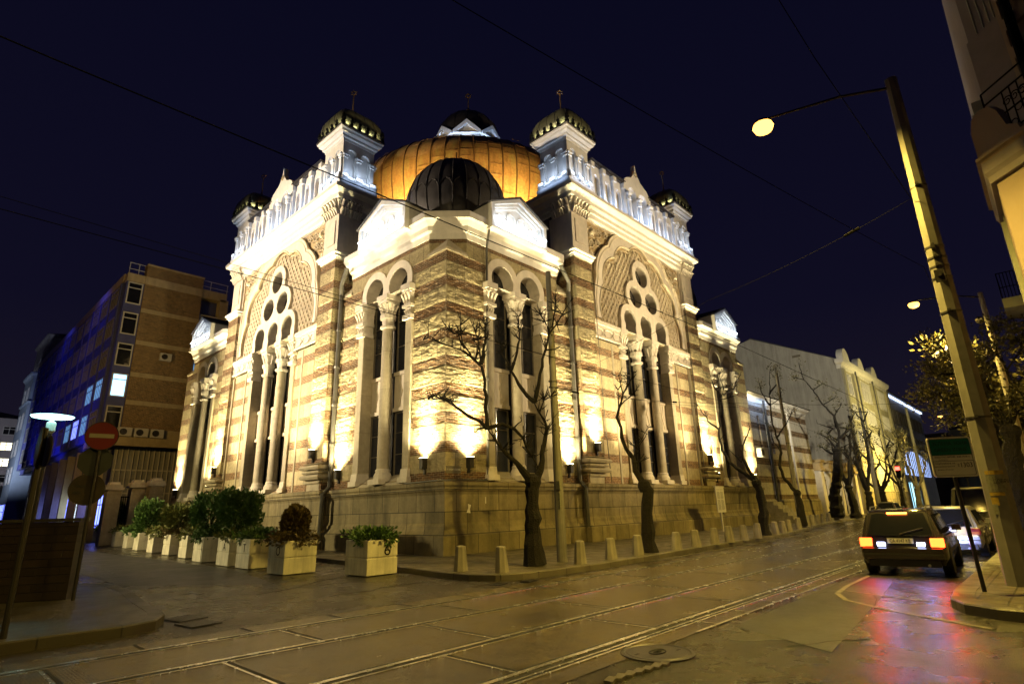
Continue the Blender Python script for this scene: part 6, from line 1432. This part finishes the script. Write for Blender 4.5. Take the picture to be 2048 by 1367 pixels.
# parked dark van
# ================================================================== RIGHT CORNER BUILDING
cb_ = thing('corner_building', 'tall stuccoed corner building with wrought-iron balcony at the upper right', 'building', (0, 0, 0))
mPink = M('pink_beige_stucco', (.30, .23, .17), .85, .06, 2, 90, .5, .006); mPurp = M('grey_mauve_stucco', (.22, .19, .19), .8, .1, 2, 40, .2); mGreen = M('pale_green_trim', (.38, .40, .33), .7, .1, 2, 20, .1, stain=.2)
def foot(cx, cy, x2, dz0, dz1, name, mat, c=3.6):
    q = [(cx, cy), (x2, cy), (x2, -32), (cx - c, -32), (cx - c, cy - c)]; b = B(); n = 5
    b.add([(x, y, dz0) for x, y in q] + [(x, y, dz1) for x, y in q], [tuple(range(n))[::-1], tuple(range(n, 2 * n))] + [(i, (i + 1) % n, (i + 1) % n + n, i + n) for i in range(n)]); return b.obj(name, mat, cb_)
OX, OY = 1.5, -17.32
foot(OX, OY, 30, .0, 8.75, 'lower_wall', mPink); foot(OX + 1.3, OY - .25, 30, 9.1, 13.0, 'middle_wall', mPurp); foot(OX + 1.35, OY - .30, 30, 13.0, 23.5, 'upper_wall', mPurp)
def slab(o, z0, z1, name, mat, cx=OX, cy=OY):
    b = B(); b.molding([(cx - 3.6, cy - 3.6), (cx, cy), (cx + 3.0, cy)], [(-1.4, z0), (o * .6, z0), (o * .7, z0 + (z1 - z0) * .3), (o, z0 + (z1 - z0) * .5), (o, z1), (-1.4, z1)]); return b.obj(name, mat, cb_)
slab(.16, 8.45, 8.95, 'balcony_slab', mPurp); slab(.24, 8.952, 9.1, 'slab_edge', mPink)
# balcony parapet shoulder and wrought iron
di = Vector((-1, -1)).normalized()
b = B(); FCh = lambda s, d, z: (OX + di.x * s - d * .7071, OY + di.y * s + d * .7071, z)
b.xf = FCh; b.plate([(-.12, 9.1), (1.0, 9.1), (.95, 9.3), (.72, 9.45), (.6, 9.9), (.45, 10.12), (.2, 10.2), (-.02, 10.1), (-.12, 9.8)], [], -.05, .14); b.obj('balcony_shoulder', mPink, cb_)
b = B(FCh); 
for k in range(14):
    s = .75 + k * .18; b.tube([(s, .05, 9.1), (s, .05, 10.25)], .014, 4)
    c = (s + .09, 9.4 + .28 * (k % 3)); b.tube([(c[0] + .085 * math.cos(a), .06, c[1] + .085 * math.sin(a)) for a in [i * PI / 5 for i in range(11)]], .012, 4)
    b.tube([(s + .09 + .12 * (1 - q / 12) * math.cos(q), .08, 9.95 + .12 * (1 - q / 12) * math.sin(q)) for q in [i * .8 for i in range(12)]], .013, 4)
for z in (9.3, 9.75, 10.25, 10.55): b.tube([(.3 if z > 10 else .7, .06, z), (3.4, .06, z)], .022, 4)
b.tube([(.3, .06, 10.2), (.3, .06, 10.55)], .02, 4); b.obj('balcony_railing', mBlack, cb_)
# grooved pilaster, windows, downpipe on the chamfer above
UX, UY = OX + 1.35, OY - .30
FU = lambda s, d, z: (UX + di.x * s - d * .7071, UY + di.y * s + d * .7071, z)
b = B(FU)
for s in (.28, .48, .66, .8): b.box(s, s + .02, .0, .022, 9.2, 23)
b.obj('pilaster_groove', mGreen, cb_)
b = B(FU); b.box(1.1, 3.6, -.2, .12, 9.1, 23.4); b.box(1.02, 1.12, .0, .2, 9.1, 23.4)
for z in (10.0, 10.7, 11.5, 12.3, 13.2, 14.2): b.box(1.12, 1.5 + .2 * (int(z * 10) % 2), .12, .22, z, z + .32)
parts_obj(b, 'quoin', mPink, cb_)
b = B(FU); b.tube([(1.35, .28, 9.2), (1.35, .28, 23)], .10, 8); b.obj('downpipe', mBlack, cb_)
win_rect(FU, 2.3, 3.5, 10.6, 13.2, .13, cb_, mGlass, frame=mPurp, mull=1, trans=.7, fw=.14)
# street front strips beyond: trims, small balcony
FN = lambda s, d, z: (s, OY - d * -1 if False else OY + d, z)
b = B(FN); 
b.box(3.4, 4.6, .0, .10, 3.0, 8.2); b.box(3.6, 5.2, -.2, .03, 8.2, 11.4); b.box(4.0, 5.6, -.3, -.02, 11.4, 12.0); parts_obj(b, 'facade_trim', mGreen, cb_)
b = B(FN); b.box(7.3, 8.9, .0, .52, 7.0, 7.3); b.obj('small_balcony_slab', mGreen, cb_)
b = B(FN)
for k in range(7): b.tube([(7.35 + k * .25, .5, 7.3), (7.35 + k * .25, .5, 8.1)], .012, 4); b.tube([(7.35, .02 + k * .08, 7.3), (7.35, .02 + k * .08, 8.1)], .012, 4)
for z in (7.65, 8.1): b.tube([(7.35, .0, z), (7.35, .5, z), (8.9, .5, z)], .018, 4)
b.obj('small_balcony_railing', mBlack, cb_)
# ================================================================== CARS
mSilver = M('silver_car_paint', (.36, .37, .40), .28, .05, 1, 10, .02, metal=.5); mDarkP = M('dark_car_paint', (.012, .008, .008), .16, .1, 1, 10, .02, spec=.8)
mCarGlass = M('car_window_glass', (.010, .011, .013), .06, .1, 1, 5, .0, spec=.8); mTrim = M('black_plastic_trim', (.012, .012, .012), .55, .1, 4, 30, .1)
mTailOff = M('unlit_tail_lamp', (.16, .010, .008), .2, .2, 6, 30, .1); mAmber = M('amber_lens', (.35, .10, .01), .25, .2, 6, 30, .1)
mTailOn = E_('burning_tail_lamp', (1.0, .06, .008), 7); mRev = E_('reversing_lamp', (.55, .62, 1.0), 8); mBrake3 = E_('high_brake_lamp', (1.0, .20, .03), 6)
mHead = E_('headlamp_glow', (.6, .7, 1.0), 30)
def car(name, label, loc, rz, paint, L, H, Wd, kind='hatch', lit=False, plate='CB 0060 AT', rails=False):
    """x runs from the rear bumper (0) to the nose (L); y across"""
    t = thing(name, label, 'car', (loc[0], loc[1], 0), rz, None)
    hw = Wd / 2; zs = H * .62
    if kind == 'van': zs = H * .56
    rear = ((0.0, .34, .62, hw * .90), (.05, .28, .72, hw * .95), (.14, .26, zs, hw * .98))
    st = [  # x, zbottom, shoulder, halfwidth
        (0.0, .36, .60, hw * .86), (.03, .30, .66, hw * .93), (.10, .26, zs - .06, hw * .965), (.30, .25, zs, hw * .99), (.9, .24, zs, hw), (L * .5, .23, zs - .01, hw), (L * .68, .23, zs - .03, hw * .995),
        (L * .80, .23, zs - .10, hw * .985), (L * .90, .24, zs - .17, hw * .95), (L * .97, .28, zs - .27, hw * .88), (L, .36, zs - .40, hw * .78)]
    def ring(x, zb, zt, w): return [(x, -w * .90, zb), (x, -w, zb + .16), (x, -w * 1.0, zb + (zt - zb) * .55), (x, -w * .97, zt - .05), (x, -w * .90, zt), (x, w * .90, zt), (x, w * .97, zt - .05), (x, w, zb + (zt - zb) * .55), (x, w, zb + .16), (x, w * .90, zb)]
    b = B(); vs = []; fs = []; m = 10
    for s in st: vs += ring(*s)
    for i in range(len(st) - 1):
        for k in range(m): fs.append((i * m + k, i * m + (k + 1) % m, (i + 1) * m + (k + 1) % m, (i + 1) * m + k))
    fs += [tuple(range(m)), tuple((len(st) - 1) * m + k for k in range(m))[::-1]]
    b.add(vs, fs)
    body = b.obj('body', paint, t, smooth=True)
    # greenhouse
    rx = .10 if kind != 'van' else .06; tx = rx + (.42 if kind == 'hatch' else .30 if kind == 'estate' else .12)
    G = [(rx, zs - .03, hw * .90), (tx, H - .05, hw * .74), (tx + .25, H, hw * .735), (L * .42, H + .005, hw * .745), (L * .56, H - .07, hw * .73), (L * .735, zs - .06, hw * .86)]
    top = G[1:5]
    vs = [];
    low = [(rx, hw * .90), (tx + .1, hw * .93), (tx + .4, hw * .94), (L * .42, hw * .945), (L * .58, hw * .94), (L * .735, hw * .88)]
    upz = [(tx, H - .06, hw * .73), (tx + .08, H - .03, hw * .74), (tx + .35, H, hw * .745), (L * .42, H + .005, hw * .745), (L * .53, H - .03, hw * .74), (L * .565, H - .07, hw * .73)]
    def gring(i):
        (lx, lw), (ux, uz, uw) = low[i], upz[i]
        return [(lx, -lw, zs - .06), (ux, -uw, uz - .05), (ux, -uw * .9, uz), (ux, uw * .9, uz), (ux, uw, uz - .05), (lx, lw, zs - .06)]
    vs = [p for i in range(6) for p in gring(i)]; fs = []
    for i in range(5):
        for k in range(6): fs.append((i * 6 + k, i * 6 + (k + 1) % 6, (i + 1) * 6 + (k + 1) % 6, (i + 1) * 6 + k))
    fs += [tuple(range(6)), tuple(30 + k for k in range(6))[::-1]]
    b = B(); b.add(vs, fs); b.obj('cabin', paint, t, smooth=True)
    def lerp(p, q, f): return tuple(p[i] + (q[i] - p[i]) * f for i in range(3))
    def quad_glass(p00, p10, p11, p01, n, nme, mat=mCarGlass, off=.012):
        N_ = Vector(n).normalized() * off; q = [tuple(Vector(p) + N_) for p in (p00, p10, p11, p01)] + [tuple(Vector(p) - N_ * .8) for p in (p00, p10, p11, p01)]
        b = B(); b.add(q, [(0, 1, 2, 3), (7, 6, 5, 4), (0, 4, 5, 1), (1, 5, 6, 2), (2, 6, 7, 3), (3, 7, 4, 0)]); return b.obj(nme, mat, t)
    a0, a1 = (rx, -hw * .88, zs - .02), (tx, -hw * .70, H - .09); c0, c1 = (rx, hw * .88, zs - .02), (tx, hw * .70, H - .09)
    quad_glass(lerp(a0, c0, .07), lerp(a0, c0, .93), lerp(a1, c1, .93) if True else c1, lerp(a1, c1, .07), (-1, 0, .35), 'rear_window')
    for sd in (-1, 1):
        xs_ = [(tx + .12, L * .36 if kind == 'hatch' else L * .22), (L * .38 if kind == 'hatch' else L * .24, L * .555)] if kind == 'hatch' else [(tx + .06, L * .20), (L * .22, L * .385), (L * .40, L * .57)]
        for (xa, xb) in xs_:
            f = lambda x, z: (x, sd * (hw * .935 + (hw * .745 - hw * .935) * (z - zs) / (H - .06 - zs)), z)
            xbt = min(xb, L * .545); xat = max(xa, tx + .1)
            quad_glass(f(xa, zs + .02), f(xb + (.13 * L * .3 if xb > L * .5 else 0), zs + .02), f(xbt - .02, H - .12), f(xat, H - .12), (0, sd, .4), 'side_window')
        b = B(); b.box(L * .60, L * .65, sd * hw * .98, sd * (hw + .17), zs + .0, zs + .13); b.obj('wing_mirror', paint, t)
        b = B(); b.box(L * .44, L * .47, sd * hw * 1.0, sd * (hw + .02), zs - .14, zs - .11); b.box(L * .25, L * .28, sd * hw * 1.0, sd * (hw + .02), zs - .14, zs - .11); b.obj('door_handle', mTrim, t)
        b = B(); b.box(.5, L * .8, sd * hw * .995, sd * (hw + .012), .50, .56); b.obj('side_molding', mTrim, t)
    w0, w1 = (L * .735, -hw * .84, zs - .03), (L * .565, -hw * .68, H - .10); w2, w3 = (L * .735, hw * .84, zs - .03), (L * .565, hw * .68, H - .10)
    quad_glass(w0, w2, w3, w1, (1, 0, .8), 'windscreen')
    b = B(); b.box(-.05, .12, -hw * .92, hw * .92, .36, .62, .0); b.obj('rear_bumper', paint, t, bevel=.04)
    b = B(); b.box(-.052, -.02, -hw * .9, hw * .9, .47, .50); b.box(.0, .3, -hw * .8, hw * .8, .22, .37); b.obj('bumper_trim', mTrim, t)
    b = B(); b.box(.03, .2, -.26, .26, .70, .84); b.obj('plate_recess', mTrim, t)
    b = B(); b.box(.018, .029, -.25, .25, .715, .825); pl = b.obj('number_plate', mSignW, t)
    text(plate, .11, pl, (.015, 0, .77), (PI / 2, 0, -PI / 2), mInk, sx=.72)
    for sd in (-1, 1):
        b = B(); ya, yb = sorted((sd * hw * .66, sd * hw * .955))
        b.box(.02, .16, ya, yb, zs - .26, zs - .07); l = b.obj('tail_lamp', mTailOn if lit else mTailOff, t, bevel=.015)
        if not lit: b = B(); b.box(.008, .03, ya + .04, yb - .03, zs - .24, zs - .17); b.obj('indicator_lens', mAmber, l)
        if lit:
            spot('tail_light', (-.06, sd * hw * .8, zs - .17), (-3, sd * hw * .8, -.6), 10, (1.0, .03, .003), 130, .8, .08, t)
            b = B(); ya, yb = sorted((sd * hw * .36, sd * hw * .54)); b.box(-.012, .05, ya, yb, zs - .24, zs - .16); b.obj('reversing_lamp', mRev, t)
            spot('reversing_light', (-.06, sd * hw * .45, zs - .2), (-3, sd * hw * .45, -.4), 8, (.22, .26, 1.0), 120, .8, .05, t)
        b = B(); ya, yb = sorted((sd * hw * .45, sd * hw * .8)); b.box(L * .955, L * .985, ya, yb, zs - .40, zs - .28); b.obj('headlamp', mHead if lit else mSignW, t)
        if lit: spot('headlight', (L + .03, sd * hw * .62, zs - .32), (L + 4, sd * hw * .62, .25), 110, (.38, .45, 1.0), 120, .9, .05, t)
    if lit: b = B(); b.box(tx - .06, tx + .0, -.2, .2, H - .10, H - .06); b.obj('high_brake_lamp', mBrake3, t)
    b = B()     # tailgate seams, wiper, exhaust
    for y in (-hw * .80, hw * .80): b.tube([(.02, y * .8, .64), (.09, y, zs - .30), (.10, y, zs - .05), (tx + .0, y * .86, H - .05)], .007, 4)
    b.obj('tailgate_seam', mTrim, t)
    b = B(); b.tube([(rx - .02, .0, zs + .01), (rx + .02, -.3, zs + .10), (rx + .06, -.46, zs + .14)], .012, 5); b.obj('rear_wiper', mTrim, t)
    b = B(); b.tube([(-.06, -hw * .55, .26), (.25, -hw * .55, .26)], .03, 8); b.obj('exhaust_pipe', mAlu, t)
    for sd in (-1, 1):
        b = B()
        for x in (L * .385, L * .62): b.tube([(x, sd * (hw + .004), .32), (x, sd * (hw + .003), zs - .05)], .006, 4)
        b.obj('door_seam', mTrim, t)
    b = B(); b.tube([(-.0, -.05, .665), (-.0, .05, .665)], .03, 8) if False else b.lathe([(.045, 0), (.045, .012)], (0, 0), 14)
    b.v = [(.085 - p[2], p[0], zs - .12 + p[1]) for p in b.v]; b.obj('badge', mAlu, t)
    wr = .31 if kind != 'van' else .36
    for x in (L * .17, L * .81):
        for sd in (-1, 1):
            w = sub('wheel', t); b = B(); n = 24
            b.lathe([(wr * .62, -.10), (wr * .97, -.11), (wr, -.07), (wr, .07), (wr * .97, .10), (wr * .62, .09)], (0, 0), n)
            b.v = [(x + p[0], sd * (hw - .10) + p[2], wr + p[1]) for p in b.v]; b.obj('tyre', mTyre, w, smooth=True)
            b = B(); b.lathe([(wr * .64, -.08), (wr * .64, .06), (wr * .5, .03), (wr * .15, .05)], (0, 0), 18); b.v = [(x + p[0], sd * (hw - .08) + sd * p[2], wr + p[1]) for p in b.v]; b.obj('rim', mAlu, w)
            b = B(); b.lathe([(wr * 1.22, -.06), (wr * 1.22, .062)], (0, 0), 24); b.v = [(x + p[0], sd * (hw - .055) + p[2], max(.24, wr + .02 + p[1])) for p in b.v]; b.obj('wheel_arch', mTrim, t)
    if rails:
        for sd in (-1, 1): b = B(); b.tube([(tx + .15, sd * hw * .66, H - .03), (tx + .3, sd * hw * .66, H + .06), (L * .40, sd * hw * .66, H + .07), (L * .5, sd * hw * .66, H - .02)], .018, 6); b.obj('roof_rail', mAlu, t)
    return t
car('silver_hatchback', 'silver parked hatchback with its rear lit bluish white, at the right kerb', (7.55, -14.12), .02, mSilver, 4.15, 1.42, 1.70, 'hatch')
car('dark_estate_car', 'dark estate car with burning red tail lamps and roof rails, reversing beside the kerb', (1.75, -13.98), .06, mDarkP, 4.45, 1.45, 1.70, 'estate', True, 'CA 4147 KB', True)
car('parked_van', 'tall dark van parked beyond the silver hatchback', (14.5, -14.35), .03, M('dark_olive_paint', (.03, .024, .012), .35, .15, 1, 10, .05), 4.9, 2.05, 1.85, 'van', False, 'CA 7720 PM')
car('parked_saloon', 'small dark car parked far down on the synagogue side', (47, -4.9), .02, M('grey_car_paint', (.06, .06, .065), .3, .1, 1, 10, .05), 4.2, 1.42, 1.7, 'hatch', False, 'CB 1188 HT')
